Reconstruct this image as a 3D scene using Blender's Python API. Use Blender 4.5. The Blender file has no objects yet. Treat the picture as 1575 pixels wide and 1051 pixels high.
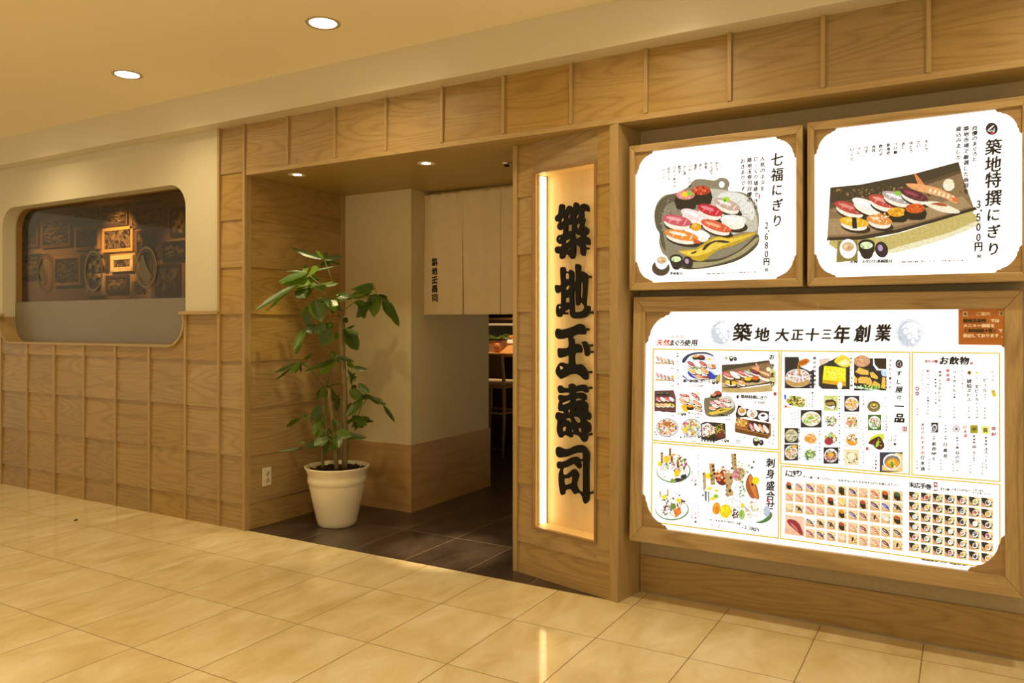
import bpy, bmesh, math, random
from mathutils import Vector, Matrix
from mathutils.geometry import tessellate_polygon

# ------------------------------------------------------------------ camera, world, exposure
sc = bpy.context.scene
COL = sc.collection
FPX, HORIZON, YAW = 1191.5, 499.8, 0.5259
CAM = Vector((1.911, -3.5245, 1.35))
cd = bpy.data.cameras.new('camera'); cam = bpy.data.objects.new('camera', cd); COL.objects.link(cam)
cam.location = CAM; cam.rotation_euler = (math.pi/2, 0, YAW)
cd.sensor_width = 36; cd.lens = FPX*36/1575
cd.shift_y = (HORIZON-525.5)/1575
cd.clip_start = 0.05; cd.clip_end = 60
sc.camera = cam
sc.view_settings.view_transform = 'Standard'; sc.view_settings.look = 'None'
sc.view_settings.gamma = 1; sc.view_settings.use_curve_mapping = False
sc.view_settings.exposure = 0.0
w = bpy.data.worlds.new('world'); sc.world = w; w.use_nodes = True
w.node_tree.nodes['Background'].inputs[0].default_value = (1.0, .83, .52, 1)
w.node_tree.nodes['Background'].inputs[1].default_value = 0.88

LAMP = (1.0, .80, .44)
def spot(name, loc, target, watts, size, blend=.6, radius=.04, col=LAMP):
    l = bpy.data.lights.new(name, 'SPOT'); l.energy = watts; l.color = col
    l.spot_size = math.radians(size); l.spot_blend = blend; l.shadow_soft_size = radius
    o = bpy.data.objects.new(name, l); COL.objects.link(o); o.location = loc
    d = Vector(target)-Vector(loc); o.rotation_euler = d.to_track_quat('-Z', 'Y').to_euler()
    return o

# ------------------------------------------------------------------ measuring helpers
FWD = Vector((-math.sin(YAW), math.cos(YAW), 0)); RGT = Vector((math.cos(YAW), math.sin(YAW), 0)); UP = Vector((0, 0, 1))
def ray(px, py): return FWD + RGT*((px-787.5)/FPX) + UP*((HORIZON-py)/FPX)
def at_y(px, py, y): d = ray(px, py); return CAM + d*((y-CAM.y)/d.y)
def at_z(px, py, z): d = ray(px, py); return CAM + d*((z-CAM.z)/d.z)
def at_depth(px, py, dist): return CAM + ray(px, py)*dist
def at_plane(px, py, p0, n): d = ray(px, py); return CAM + d*((p0-CAM).dot(n)/d.dot(n))

# ------------------------------------------------------------------ scene-tree helpers
def prop(o, **k):
    for a, b in k.items():
        if b: o[a] = b
    return o
def thing(name, label, cat, loc=(0, 0, 0), rz=0, group=None):
    o = bpy.data.objects.new(name, None); COL.objects.link(o); o.empty_display_size = .1
    o.location = loc; o.rotation_euler = (0, 0, rz)
    return prop(o, label=label, category=cat, group=group)
def world_of(o):
    m = Matrix.Translation(o.location) @ o.rotation_euler.to_matrix().to_4x4()
    return world_of(o.parent) @ m if o.parent else m
class MB:
    def __init__(s, xf=None): s.v = []; s.f = []; s.c = []; s.uv = {}; s.xf = xf; s.smooth = []
    def add(s, vs, fs, col=None, smooth=False):
        b = len(s.v)
        for p in vs:
            p = Vector(p); s.v.append(s.xf @ p if s.xf else p)
        for f in fs: s.f.append([b+i for i in f]); s.c.append(col); s.smooth.append(smooth)
        return s
    def box(s, x0, x1, y0, y1, z0, z1, col=None):
        return s.add([(x0,y0,z0),(x1,y0,z0),(x1,y1,z0),(x0,y1,z0),(x0,y0,z1),(x1,y0,z1),(x1,y1,z1),(x0,y1,z1)],
              [(0,3,2,1),(4,5,6,7),(0,1,5,4),(1,2,6,5),(2,3,7,6),(3,0,4,7)], col)
    def board(s, x0, x1, z0, z1, yb, yt, back=.012):           # lapped board on a wall facing -y: foot stands out to yb, head at yt
        return s.add([(x0,yb,z0),(x1,yb,z0),(x1,back,z0),(x0,back,z0),(x0,yt,z1),(x1,yt,z1),(x1,back,z1),(x0,back,z1)],
              [(0,3,2,1),(4,5,6,7),(0,1,5,4),(1,2,6,5),(2,3,7,6),(3,0,4,7)])
    def prism(s, loops, y0, y1, col=None):                       # loops of (x,z), outer first then holes, between y0 (front) and y1
        tri = tessellate_polygon([[Vector((a, b, 0)) for a, b in L] for L in loops])
        flat = [p for L in loops for p in L]; n = len(flat)
        vs = [(a, y0, b) for a, b in flat]+[(a, y1, b) for a, b in flat]
        fs = [tuple(t) for t in tri]+[tuple(i+n for i in reversed(t)) for t in tri]
        b = 0
        for L in loops:
            m = len(L)
            for i in range(m): j = (i+1) % m; fs.append((b+i, b+j, b+j+n, b+i+n))
            b += m
        return s.add(vs, fs, col)
    def tube(s, pts, rad, seg=10, cap=True, smooth=True):
        pts = [Vector(p) for p in pts]; rad = rad if isinstance(rad, (list, tuple)) else [rad]*len(pts)
        vs = []; fs = []; ref = Vector((0, 0, 1)); prev = None
        for i, p in enumerate(pts):
            d = (pts[min(i+1, len(pts)-1)]-pts[max(i-1, 0)]).normalized()
            a = prev - d*prev.dot(d) if prev else d.cross(ref if abs(d.dot(ref)) < .95 else Vector((1, 0, 0)))
            a.normalize(); prev = a; b = d.cross(a)
            for k in range(seg):
                t = 2*math.pi*k/seg; vs.append(p+(a*math.cos(t)+b*math.sin(t))*rad[i])
        for i in range(len(pts)-1):
            for k in range(seg): k2 = (k+1) % seg; fs.append((i*seg+k, i*seg+k2, (i+1)*seg+k2, (i+1)*seg+k))
        if cap: fs.append(tuple(reversed(range(seg)))); fs.append(tuple(range((len(pts)-1)*seg, len(pts)*seg)))
        return s.add(vs, fs, smooth=smooth)
    def lathe(s, prof, c=(0, 0, 0), seg=48, axis='z', smooth=True):
        vs = []; fs = []; c = Vector(c); n = len(prof)
        for r, h in prof:
            for k in range(seg):
                t = 2*math.pi*k/seg
                vs.append(c+(Vector((r*math.cos(t), r*math.sin(t), h)) if axis == 'z' else Vector((r*math.cos(t), h, r*math.sin(t)))))
        for i in range(n-1):
            for k in range(seg): k2 = (k+1) % seg; fs.append((i*seg+k, i*seg+k2, (i+1)*seg+k2, (i+1)*seg+k))
        return s.add(vs, fs, smooth=smooth)
def obj(name, mb, m, parent=None, bevel=0, fixn=True, **props):
    me = bpy.data.meshes.new(name)
    vs = mb.v
    if parent is not None:
        inv = world_of(parent).inverted(); vs = [inv @ v for v in vs]
    me.from_pydata([tuple(v) for v in vs], [], mb.f)
    if any(c is not None for c in mb.c):
        ca = me.color_attributes.new('Col', 'FLOAT_COLOR', 'CORNER'); i = 0
        for p, c in zip(me.polygons, mb.c):
            c = c or (1, 1, 1)
            for _ in p.vertices: ca.data[i].color = (c[0], c[1], c[2], 1); i += 1
    me.polygons.foreach_set('use_smooth', mb.smooth)
    me.materials.append(m)
    if fixn:
        bm = bmesh.new(); bm.from_mesh(me); bmesh.ops.recalc_face_normals(bm, faces=bm.faces); bm.to_mesh(me); bm.free()
    o = bpy.data.objects.new(name, me); COL.objects.link(o); o.parent = parent
    if bevel:
        b = o.modifiers.new('bevel', 'BEVEL'); b.width = bevel; b.segments = 2; b.limit_method = 'ANGLE'; b.angle_limit = .7
    return prop(o, **props)
def struct(name, mb, m, bevel=0, **k): return obj(name, mb, m, None, bevel, kind='structure', **k)
def smooth_loop(pts, n=4):
    out = []; L = len(pts)
    for i in range(L):
        p0, p1, p2, p3 = pts[i-1], pts[i], pts[(i+1) % L], pts[(i+2) % L]
        for k in range(n):
            t = k/n
            out.append(tuple(.5*((2*b)+(-a+c)*t+(2*a-5*b+4*c-d)*t*t+(-a+3*b-3*c+d)*t**3) for a, b, c, d in zip(p0, p1, p2, p3)))
    return out
def rrect(x0, x1, z0, z1, r, n=10):
    out = []
    for cx, cz, a0 in ((x1-r, z1-r, 0), (x0+r, z1-r, 90), (x0+r, z0+r, 180), (x1-r, z0+r, 270)):
        for k in range(n+1):
            a = math.radians(a0+90*k/n); out.append((cx+r*math.cos(a), cz+r*math.sin(a)))
    return out

# ------------------------------------------------------------------ materials
def s2l(c): return c/12.92 if c <= .04045 else ((c+.055)/1.055)**2.4
def hexc(h): h = h.lstrip('#'); return tuple(s2l(int(h[i:i+2], 16)/255) for i in (0, 2, 4))
def newmat(name):
    m = bpy.data.materials.new(name); m.use_nodes = True; nt = m.node_tree
    return m, nt, nt.nodes['Principled BSDF']
def mat(name, col, rough=.6, metal=0, spec=.5, emit=None, es=0, bump=0, bscale=200, var=0, vscale=3):
    m, nt, b = newmat(name)
    b.inputs['Base Color'].default_value = (*col, 1); b.inputs['Roughness'].default_value = rough
    b.inputs['Metallic'].default_value = metal; b.inputs['Specular IOR Level'].default_value = spec
    if emit: b.inputs['Emission Color'].default_value = (*emit, 1); b.inputs['Emission Strength'].default_value = es
    if bump or var:
        tc = nt.nodes.new('ShaderNodeTexCoord')
    if bump:
        n = nt.nodes.new('ShaderNodeTexNoise'); n.inputs['Scale'].default_value = bscale; n.inputs['Detail'].default_value = 4
        bp = nt.nodes.new('ShaderNodeBump'); bp.inputs['Strength'].default_value = bump; bp.inputs['Distance'].default_value = .002
        nt.links.new(tc.outputs['Object'], n.inputs['Vector']); nt.links.new(n.outputs['Fac'], bp.inputs['Height']); nt.links.new(bp.outputs[0], b.inputs['Normal'])
    if var:
        n = nt.nodes.new('ShaderNodeTexNoise'); n.inputs['Scale'].default_value = vscale; n.inputs['Detail'].default_value = 5
        r = nt.nodes.new('ShaderNodeMix'); r.data_type = 'RGBA'
        r.inputs[6].default_value = (*[c*(1-var) for c in col], 1); r.inputs[7].default_value = (*[min(1, c*(1+var)) for c in col], 1)
        nt.links.new(tc.outputs['Object'], n.inputs['Vector']); nt.links.new(n.outputs['Fac'], r.inputs[0]); nt.links.new(r.outputs[2], b.inputs['Base Color'])
    return m
def wood(name, axis='x', light=(.455, .31, .135), dark=(.245, .152, .053), rough=.42, freq=21, tint=.5, k=1):
    m, nt, b = newmat(name); N = nt.nodes.new; L = nt.links.new
    tc = N('ShaderNodeTexCoord'); geo = N('ShaderNodeNewGeometry')
    off = N('ShaderNodeVectorMath'); off.operation = 'MULTIPLY_ADD'
    cmb = N('ShaderNodeCombineXYZ')
    for i in range(3): L(geo.outputs['Random Per Island'], cmb.inputs[i])
    L(cmb.outputs[0], off.inputs[0]); off.inputs[1].default_value = (37.1, 17.3, 53.7); L(tc.outputs['Object'], off.inputs[2])
    def mp(al, ac):
        q = N('ShaderNodeMapping'); q.inputs['Scale'].default_value = {'x': (al, ac, ac), 'y': (ac, al, ac), 'z': (ac, ac, al)}[axis]
        L(off.outputs[0], q.inputs['Vector']); return q
    n1 = N('ShaderNodeTexNoise'); n1.inputs['Scale'].default_value = 1; n1.inputs['Detail'].default_value = 1.5; n1.inputs['Roughness'].default_value = .4
    L(mp(.62*k, 5.0*k).outputs[0], n1.inputs['Vector'])
    mul = N('ShaderNodeMath'); mul.operation = 'MULTIPLY'; mul.inputs[1].default_value = freq*6.28; L(n1.outputs['Fac'], mul.inputs[0])
    sn = N('ShaderNodeMath'); sn.operation = 'SINE'; L(mul.outputs[0], sn.inputs[0])
    mr = N('ShaderNodeMapRange'); mr.inputs[1].default_value = -1; mr.inputs[2].default_value = 1; L(sn.outputs[0], mr.inputs[0])
    pw = N('ShaderNodeMath'); pw.operation = 'POWER'; pw.inputs[1].default_value = 3.2; L(mr.outputs[0], pw.inputs[0])
    n2 = N('ShaderNodeTexNoise'); n2.inputs['Scale'].default_value = 1; n2.inputs['Detail'].default_value = 3
    L(mp(9, 230).outputs[0], n2.inputs['Vector'])
    n3 = N('ShaderNodeTexNoise'); n3.inputs['Scale'].default_value = 1; n3.inputs['Detail'].default_value = 2
    L(mp(1.6, 9).outputs[0], n3.inputs['Vector'])
    a1 = N('ShaderNodeMath'); a1.operation = 'MULTIPLY'; a1.inputs[1].default_value = .30; L(pw.outputs[0], a1.inputs[0])
    a2 = N('ShaderNodeMath'); a2.operation = 'MULTIPLY_ADD'; a2.inputs[1].default_value = .80; L(n2.outputs['Fac'], a2.inputs[0]); L(a1.outputs[0], a2.inputs[2])
    a3 = N('ShaderNodeMath'); a3.operation = 'MULTIPLY_ADD'; a3.inputs[1].default_value = .45; L(n3.outputs['Fac'], a3.inputs[0]); L(a2.outputs[0], a3.inputs[2])
    a4 = N('ShaderNodeMath'); a4.operation = 'SUBTRACT'; a4.inputs[1].default_value = .28; L(a3.outputs[0], a4.inputs[0]); a4.use_clamp = True
    mx = N('ShaderNodeMix'); mx.data_type = 'RGBA'; L(a4.outputs[0], mx.inputs[0])
    mx.inputs[6].default_value = (*light, 1); mx.inputs[7].default_value = (*dark, 1)
    # board-to-board difference
    r2 = N('ShaderNodeMath'); r2.operation = 'MULTIPLY'; r2.inputs[1].default_value = 7.77; L(geo.outputs['Random Per Island'], r2.inputs[0])
    fr = N('ShaderNodeMath'); fr.operation = 'FRACT'; L(r2.outputs[0], fr.inputs[0])
    hs = N('ShaderNodeHueSaturation'); L(mx.outputs[2], hs.inputs['Color'])
    va = N('ShaderNodeMapRange'); va.inputs[3].default_value = 1-.2*tint; va.inputs[4].default_value = 1+.2*tint; L(geo.outputs['Random Per Island'], va.inputs[0]); L(va.outputs[0], hs.inputs['Value'])
    sa = N('ShaderNodeMapRange'); sa.inputs[3].default_value = 1-.12*tint; sa.inputs[4].default_value = 1+.38*tint; L(fr.outputs[0], sa.inputs[0]); L(sa.outputs[0], hs.inputs['Saturation'])
    L(hs.outputs[0], b.inputs['Base Color']); b.inputs['Roughness'].default_value = rough
    bp = N('ShaderNodeBump'); bp.inputs['Strength'].default_value = .12; bp.inputs['Distance'].default_value = .001
    L(n2.outputs['Fac'], bp.inputs['Height']); L(bp.outputs[0], b.inputs['Normal'])
    return m
WX = wood('oak_boards_x', 'x'); WY = wood('oak_boards_y', 'y'); WZ = wood('oak_boards_z', 'z')
WT = wood('oak_trim_z', 'z', tint=0, light=(.47, .325, .145), dark=(.33, .215, .085))
WTX = wood('oak_trim_x', 'x', tint=0, light=(.47, .325, .145), dark=(.33, .215, .085))
WTY = wood('oak_trim_y', 'y', tint=0, light=(.47, .325, .145), dark=(.33, .215, .085))
FRX = wood('frame_oak_x', 'x', tint=.3, light=(.58, .42, .21), dark=(.25, .15, .055), freq=13)
FRZ = wood('frame_oak_z', 'z', tint=.3, light=(.58, .42, .21), dark=(.25, .15, .055), freq=13)
WSOF = wood('soffit_oak', 'x', tint=0, light=(.42, .30, .085), dark=(.32, .215, .055), freq=8)
PLASTER = mat('cream_plaster', (.62, .56, .415), .75, bump=.25, bscale=350)
CEIL = mat('ceiling_paint', (.90, .79, .60), .8, bump=.08, bscale=300)
FASC = mat('fascia_paint', (.64, .58, .44), .36)
BRK = wood('bracket_oak', 'x', tint=.2, light=(.44, .29, .13), dark=(.28, .17, .07))
RECW = mat('recess_wall_paper', (.42, .33, .20), .8, bump=.3, bscale=500, var=.1, vscale=60)
BLACKP = mat('black_lacquer', (.005, .004, .003), .55, spec=.2)
STEEL = mat('brushed_steel', (.55, .5, .42), .35, metal=1)
WHITEP = mat('white_plastic', (.75, .68, .55), .35)
GLOW = mat('lamp_diffuser', (1, 1, 1), .5, emit=(1, .86, .62), es=14)
GLOWS = mat('strip_light_tube', (1, 1, 1), .5, emit=(1, .76, .36), es=4.6)
PANEL = mat('backlit_acrylic', (.9, .9, .9), .3, emit=(.96, .98, 1.0), es=1.1)
INK = mat('printing_ink', (.008, .007, .008), .5)
def printmat():
    m, nt, b = newmat('backlit_print'); a = nt.nodes.new('ShaderNodeVertexColor'); a.layer_name = 'Col'
    b.inputs['Base Color'].default_value = (.02, .02, .02, 1); b.inputs['Roughness'].default_value = .35
    tc = nt.nodes.new('ShaderNodeTexCoord'); n = nt.nodes.new('ShaderNodeTexNoise'); n.inputs['Scale'].default_value = 95; n.inputs['Detail'].default_value = 6; n.inputs['Roughness'].default_value = .7
    r = nt.nodes.new('ShaderNodeMapRange'); r.inputs[1].default_value = .3; r.inputs[2].default_value = .7; r.inputs[3].default_value = .78; r.inputs[4].default_value = 1.25
    v = nt.nodes.new('ShaderNodeVectorMath'); v.operation = 'SCALE'
    nt.links.new(tc.outputs['Object'], n.inputs['Vector']); nt.links.new(n.outputs['Fac'], r.inputs[0]); nt.links.new(a.outputs[0], v.inputs[0]); nt.links.new(r.outputs[0], v.inputs['Scale'])
    nt.links.new(v.outputs[0], b.inputs['Emission Color']); b.inputs['Emission Strength'].default_value = 1.0
    return m
PRINT = printmat()
def vcolmat(name, rough=.6):
    m, nt, b = newmat(name); a = nt.nodes.new('ShaderNodeVertexColor'); a.layer_name = 'Col'
    nt.links.new(a.outputs[0], b.inputs['Base Color']); b.inputs['Roughness'].default_value = rough
    return m
PAINTED = vcolmat('printed_paper')
def tilemat(name, c1, c2, c3, grout, gw, rough, nscale=3.0, bump=0, gh=None, spec=.5):
    m, nt, b = newmat(name); N = nt.nodes.new; L = nt.links.new
    uv = N('ShaderNodeUVMap'); uv.uv_map = 'UVMap'; tc = N('ShaderNodeTexCoord')
    sep = N('ShaderNodeSeparateXYZ'); L(uv.outputs[0], sep.inputs[0]); masks = []
    for i, g in ((0, gw), (1, gh or gw)):
        pp = N('ShaderNodeMath'); pp.operation = 'PINGPONG'; pp.inputs[1].default_value = .5; L(sep.outputs[i], pp.inputs[0])
        lt = N('ShaderNodeMapRange'); lt.inputs[1].default_value = g*.6; lt.inputs[2].default_value = g*1.2; lt.inputs[3].default_value = 1; lt.inputs[4].default_value = 0
        L(pp.outputs[0], lt.inputs[0]); masks.append(lt)
    mxm = N('ShaderNodeMath'); mxm.operation = 'MAXIMUM'; L(masks[0].outputs[0], mxm.inputs[0]); L(masks[1].outputs[0], mxm.inputs[1])
    fl = N('ShaderNodeVectorMath'); fl.operation = 'FLOOR'; L(uv.outputs[0], fl.inputs[0])
    wn = N('ShaderNodeTexWhiteNoise'); wn.noise_dimensions = '2D'; L(fl.outputs[0], wn.inputs['Vector'])
    ofs = N('ShaderNodeVectorMath'); ofs.operation = 'MULTIPLY_ADD'; L(wn.outputs['Color'], ofs.inputs[0]); ofs.inputs[1].default_value = (31, 17, 23); L(tc.outputs['Object'], ofs.inputs[2])
    n = N('ShaderNodeTexNoise'); n.inputs['Scale'].default_value = nscale; n.inputs['Detail'].default_value = 7; n.inputs['Roughness'].default_value = .6; n.inputs['Distortion'].default_value = .6
    mp = N('ShaderNodeMapping'); mp.inputs['Scale'].default_value = (1, .45, 1); mp.inputs['Rotation'].default_value = (0, 0, .3); L(ofs.outputs[0], mp.inputs[0]); L(mp.outputs[0], n.inputs['Vector'])
    cr = N('ShaderNodeValToRGB'); e = cr.color_ramp.elements; e[0].position = .32; e[0].color = (*c1, 1); e[1].position = .70; e[1].color = (*c3, 1)
    x = e.new(.5); x.color = (*c2, 1); L(n.outputs['Fac'], cr.inputs[0])
    mx = N('ShaderNodeMix'); mx.data_type = 'RGBA'; L(mxm.outputs[0], mx.inputs[0]); L(cr.outputs[0], mx.inputs[6]); mx.inputs[7].default_value = (*grout, 1)
    L(mx.outputs[2], b.inputs['Base Color'])
    rr = N('ShaderNodeMapRange'); rr.inputs[3].default_value = rough; rr.inputs[4].default_value = .7; L(mxm.outputs[0], rr.inputs[0]); L(rr.outputs[0], b.inputs['Roughness'])
    b.inputs['Specular IOR Level'].default_value = spec
    bp = N('ShaderNodeBump'); bp.inputs['Strength'].default_value = .5; bp.inputs['Distance'].default_value = .0015; bp.invert = True
    L(mxm.outputs[0], bp.inputs['Height'])
    if bump:
        b2 = N('ShaderNodeBump'); b2.inputs['Strength'].default_value = bump; b2.inputs['Distance'].default_value = .003
        L(n.outputs['Fac'], b2.inputs['Height']); L(bp.outputs[0], b2.inputs['Normal']); L(b2.outputs[0], b.inputs['Normal'])
    else: L(bp.outputs[0], b.inputs['Normal'])
    return m
BEIGE = tilemat('beige_marble_tile', (.68, .54, .28), (.78, .65, .39), (.87, .77, .55), (.20, .13, .055), .0052, .10, nscale=5.5, gh=.004)
SLATE = tilemat('dark_slate_tile', (.028, .018, .014), (.050, .034, .027), (.08, .056, .043), (.25, .18, .11), .0045, .28, nscale=5, bump=.25, gh=.0035)
def floor_mesh(name, xs, rows, x0, sx, m):
    me = bpy.data.meshes.new(name); vs = []; fs = []; uvs = []
    for (ya, va), (yb, vb) in zip(rows[:-1], rows[1:]):
        b = len(vs); vs += [(xs[0], ya, 0), (xs[1], ya, 0), (xs[1], yb, 0), (xs[0], yb, 0)]; fs.append((b, b+1, b+2, b+3))
        u0, u1 = (xs[0]-x0)/sx, (xs[1]-x0)/sx; uvs += [(u0, va), (u1, va), (u1, vb), (u0, vb)]
    me.from_pydata(vs, [], fs); uv = me.uv_layers.new(name='UVMap')
    for i, c in enumerate(uvs): uv.data[i].uv = c
    me.materials.append(m); o = bpy.data.objects.new(name, me); COL.objects.link(o)
    return prop(o, kind='structure')

# ------------------------------------------------------------------ setting: floors, ceiling
floor_mesh('floor', (-9, 6), [(-.4548-.5331*14, -14), (-.4548, 0), (0, 1)], -2.3094, .4081, BEIGE)
floor_mesh('floor_recess', (.44, 4), [(0, 1), (.2, 1.44)], -2.3094, .4081, BEIGE)
floor_mesh('floor_entrance', (-6.5, .44), [(0, 0), (5.8, 5.8/.537)], -1.262, .4085, SLATE)
ZT, ZH = 2.667, 2.329                                     # top and underside of the timber header
CZ = 2.885                                               # mall ceiling
FY = -.12
cl = MB(); cl.box(-9, 6, -8, FY, CZ, CZ+.1); struct('ceiling', cl, CEIL)
fa = MB(); fa.prism([[(-9, ZT), (6, ZT), (6, CZ+.1), (-9, CZ+.1)]], FY, .05); struct('wall_fascia', fa, FASC, bevel=.004)

# left plaster wall with the round-cornered window opening
WX0, WX1, WZ0, WZ1, WR = -5.15, -2.763, 1.205, 2.338, .17
WALLT = .16
hole = rrect(WX0, WX1, WZ0, WZ1, WR)
pl = MB(); pl.prism([[(-9, .02), (-2.39, .02), (-2.39, ZT), (-9, ZT)], hole], 0, WALLT); struct('wall_left', pl, PLASTER)

# left panelling: lapped boards behind slim battens, cut round the foot of the window
ZR = [0, .170, .4825, .795, 1.1075, 1.42]
GX = [-2.395]+[-2.747-.3995*i for i in range(16)]
def hole_bottom(x):
    if x <= WX0-.012 or x >= WX1+.012: return 9
    r = WR+.012; a, b = WX0-.012+r, WX1+.012-r; z0 = WZ0-.012
    if x < a: return z0+r-math.sqrt(max(0, r*r-(a-x)**2))
    if x > b: return z0+r-math.sqrt(max(0, r*r-(x-b)**2))
    return z0
bd = MB()
for i in range(len(GX)-1):
    xa, xb = GX[i+1]+.011, GX[i]-.011
    for k in range(5):
        z0, z1 = ZR[k], ZR[k+1]
        if k < 4 or (hole_bottom(xa) > z1 and hole_bottom(xb) > z1 and hole_bottom((xa+xb)/2) > z1):
            bd.board(xa, xb, z0, z1, -.012, -.002)
        else:
            xs = [xa+(xb-xa)*t/16 for t in range(17)]; tops = [min(z1, hole_bottom(x)) for x in xs]
            loop = [(xa, z0), (xb, z0)]+[(x, t) for x, t in reversed(list(zip(xs, tops)))]
            bd.prism([loop], -.011, .0)
struct('wall_left_panelling', bd, WX)
bt = MB()
for x in GX[1:]:
    z1 = 1.42 if x > WX1 else min(1.42, hole_bottom(x-.011), hole_bottom(x+.011))
    bt.box(x-.011, x+.011, -.02, 0, 0, z1)
struct('trim_1', bt, WT, bevel=.0015)
cp = MB(); cp.box(WX1-.035, -2.395, -.034, .0, 1.42, 1.444); cp.box(-9, WX0+.035, -.034, .0, 1.42, 1.444); struct('trim_2', cp, WTX, bevel=.002)
# bent timber lining of the lower half of the opening
r = WR; ln = [(WX1, 1.42)]
arc = [(WX1-r+r*math.cos(math.radians(a)), WZ0+r+r*math.sin(math.radians(a))) for a in range(0, -91, -6)]
arc2 = [(WX0+r+r*math.cos(math.radians(a)), WZ0+r+r*math.sin(math.radians(a))) for a in range(-90, -181, -6)]
inner = [(WX1, 1.42)]+arc+arc2+[(WX0, 1.42)]
def offs(p, d):
    out = []
    for i, (x, z) in enumerate(p):
        a = p[max(i-1, 0)]; b = p[min(i+1, len(p)-1)]; tx, tz = b[0]-a[0], b[1]-a[1]; l = math.hypot(tx, tz) or 1
        out.append((x+tz/l*d, z-tx/l*d))
    return out
inn = offs(inner, .002); outr = offs(inner, -.013)
if outr[20][1] > WZ0: inn, outr = offs(inner, -.002), offs(inner, .013)
lm = MB(); n = len(inn)
vs = [(x, -.026, z) for x, z in inn]+[(x, -.026, z) for x, z in outr]+[(x, WALLT-.05, z) for x, z in inn]+[(x, .0, z) for x, z in outr]
fs = []
for i in range(n-1): fs += [(i, i+1, n+i+1, n+i), (i, 2*n+i, 2*n+i+1, i+1), (n+i, n+i+1, 3*n+i+1, 3*n+i)]
lm.add(vs, fs, smooth=False); struct('trim_3', lm, WTX)

# glazing
GY = .105
def glassmat():
    m, nt, b = newmat('window_glass'); N = nt.nodes.new; L = nt.links.new
    tr = N('ShaderNodeBsdfTransparent'); tr.inputs[0].default_value = (.86, .75, .58, 1)
    gl = N('ShaderNodeBsdfGlossy'); gl.inputs['Roughness'].default_value = .01
    ge = N('ShaderNodeNewGeometry'); dt = N('ShaderNodeVectorMath'); dt.operation = 'DOT_PRODUCT'; L(ge.outputs['Normal'], dt.inputs[0]); L(ge.outputs['Incoming'], dt.inputs[1])
    ab = N('ShaderNodeMath'); ab.operation = 'ABSOLUTE'; L(dt.outputs['Value'], ab.inputs[0])
    om = N('ShaderNodeMath'); om.operation = 'SUBTRACT'; om.inputs[0].default_value = 1; L(ab.outputs[0], om.inputs[1])
    pw = N('ShaderNodeMath'); pw.operation = 'POWER'; pw.inputs[1].default_value = 5; L(om.outputs[0], pw.inputs[0])
    mu = N('ShaderNodeMath'); mu.operation = 'MULTIPLY_ADD'; mu.inputs[1].default_value = .75; mu.inputs[2].default_value = .035; L(pw.outputs[0], mu.inputs[0])
    mx = N('ShaderNodeMixShader'); L(mu.outputs[0], mx.inputs[0]); L(tr.outputs[0], mx.inputs[1]); L(gl.outputs[0], mx.inputs[2])
    L(mx.outputs[0], nt.nodes['Material Output'].inputs[0]); return m
GLASS = glassmat()
FROST = mat('frosted_film', (.20, .165, .12), .35, var=.04, vscale=30)
ETCH = mat('etched_glass', (.115, .092, .062), .6)
win = MB(); win.prism([rrect(WX0-.02, WX1+.02, WZ0-.02, WZ1+.02, WR)], GY, GY+.008); wobj = struct('window_1', win, GLASS)
fz = 1.545
fr_ = MB(); r_ = WR
lo = [(WX0-.005, fz), (WX0-.005, WZ0+r_)]+[(WX0+r_+(r_+.005)*math.cos(math.radians(a)), WZ0+r_+(r_+.005)*math.sin(math.radians(a))) for a in range(180, 271, 9)] + \
     [(WX1-r_+(r_+.005)*math.cos(math.radians(a)), WZ0+r_+(r_+.005)*math.sin(math.radians(a))) for a in range(270, 361, 9)]+[(WX1+.005, fz)]
fr_.prism([lo], GY-.0015, GY-.0005); obj('frosted_band', fr_, FROST, wobj)
def crop2(a, b): return a/3.623, 270+b/3.623
for (cx, cy, rx, ry, kind) in ((254, 545, 50, 110, 0), (521, 532, 56, 116, 1), (815, 512, 64, 118, 2)):
    c = at_y(*crop2(cx, cy), GY); rX = .125; rZ = at_y(*crop2(cx, cy-ry), GY).z-c.z
    ov = MB()
    def ell(rx_, rz_, n=40): return [(c.x+rx_*math.cos(2*math.pi*k/n), c.z+rz_*math.sin(2*math.pi*k/n)) for k in range(n)]
    ov.prism([ell(rX, rZ), ell(rX*.86, rZ*.86)], GY-.002, GY-.001)
    ov.prism([ell(rX*.80, rZ*.80), ell(rX*.76, rZ*.76)], GY-.002, GY-.001)
    if kind == 0:
        ov.prism([[(c.x-rX*.75, c.z+rZ*.1), (c.x-rX*.45, c.z+rZ*.5), (c.x-rX*.1, c.z-.0), (c.x+rX*.1, c.z-rZ*.45), (c.x-rX*.3, c.z-rZ*.65)]], GY-.002, GY-.001)
    if kind == 1:
        for q in range(5):
            t = q*1.25; x = c.x+rX*.4*math.cos(t); z = c.z+rZ*.38*math.sin(t)
            ov.prism([smooth_loop([(x-rX*.22, z), (x, z+rZ*.16), (x+rX*.25, z+rZ*.05), (x+rX*.05, z-rZ*.12)])], GY-.002, GY-.001)
    if kind == 2:
        ov.prism([smooth_loop([(c.x-rX*.7, c.z+rZ*.1), (c.x-rX*.3, c.z+rZ*.6), (c.x, c.z+rZ*.1), (c.x+rX*.3, c.z-rZ*.2), (c.x+rX*.55, c.z-rZ*.45), (c.x, c.z-rZ*.72), (c.x-rX*.55, c.z-rZ*.4)])], GY-.002, GY-.001)
    obj('etched_oval', ov, ETCH, wobj)

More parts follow.
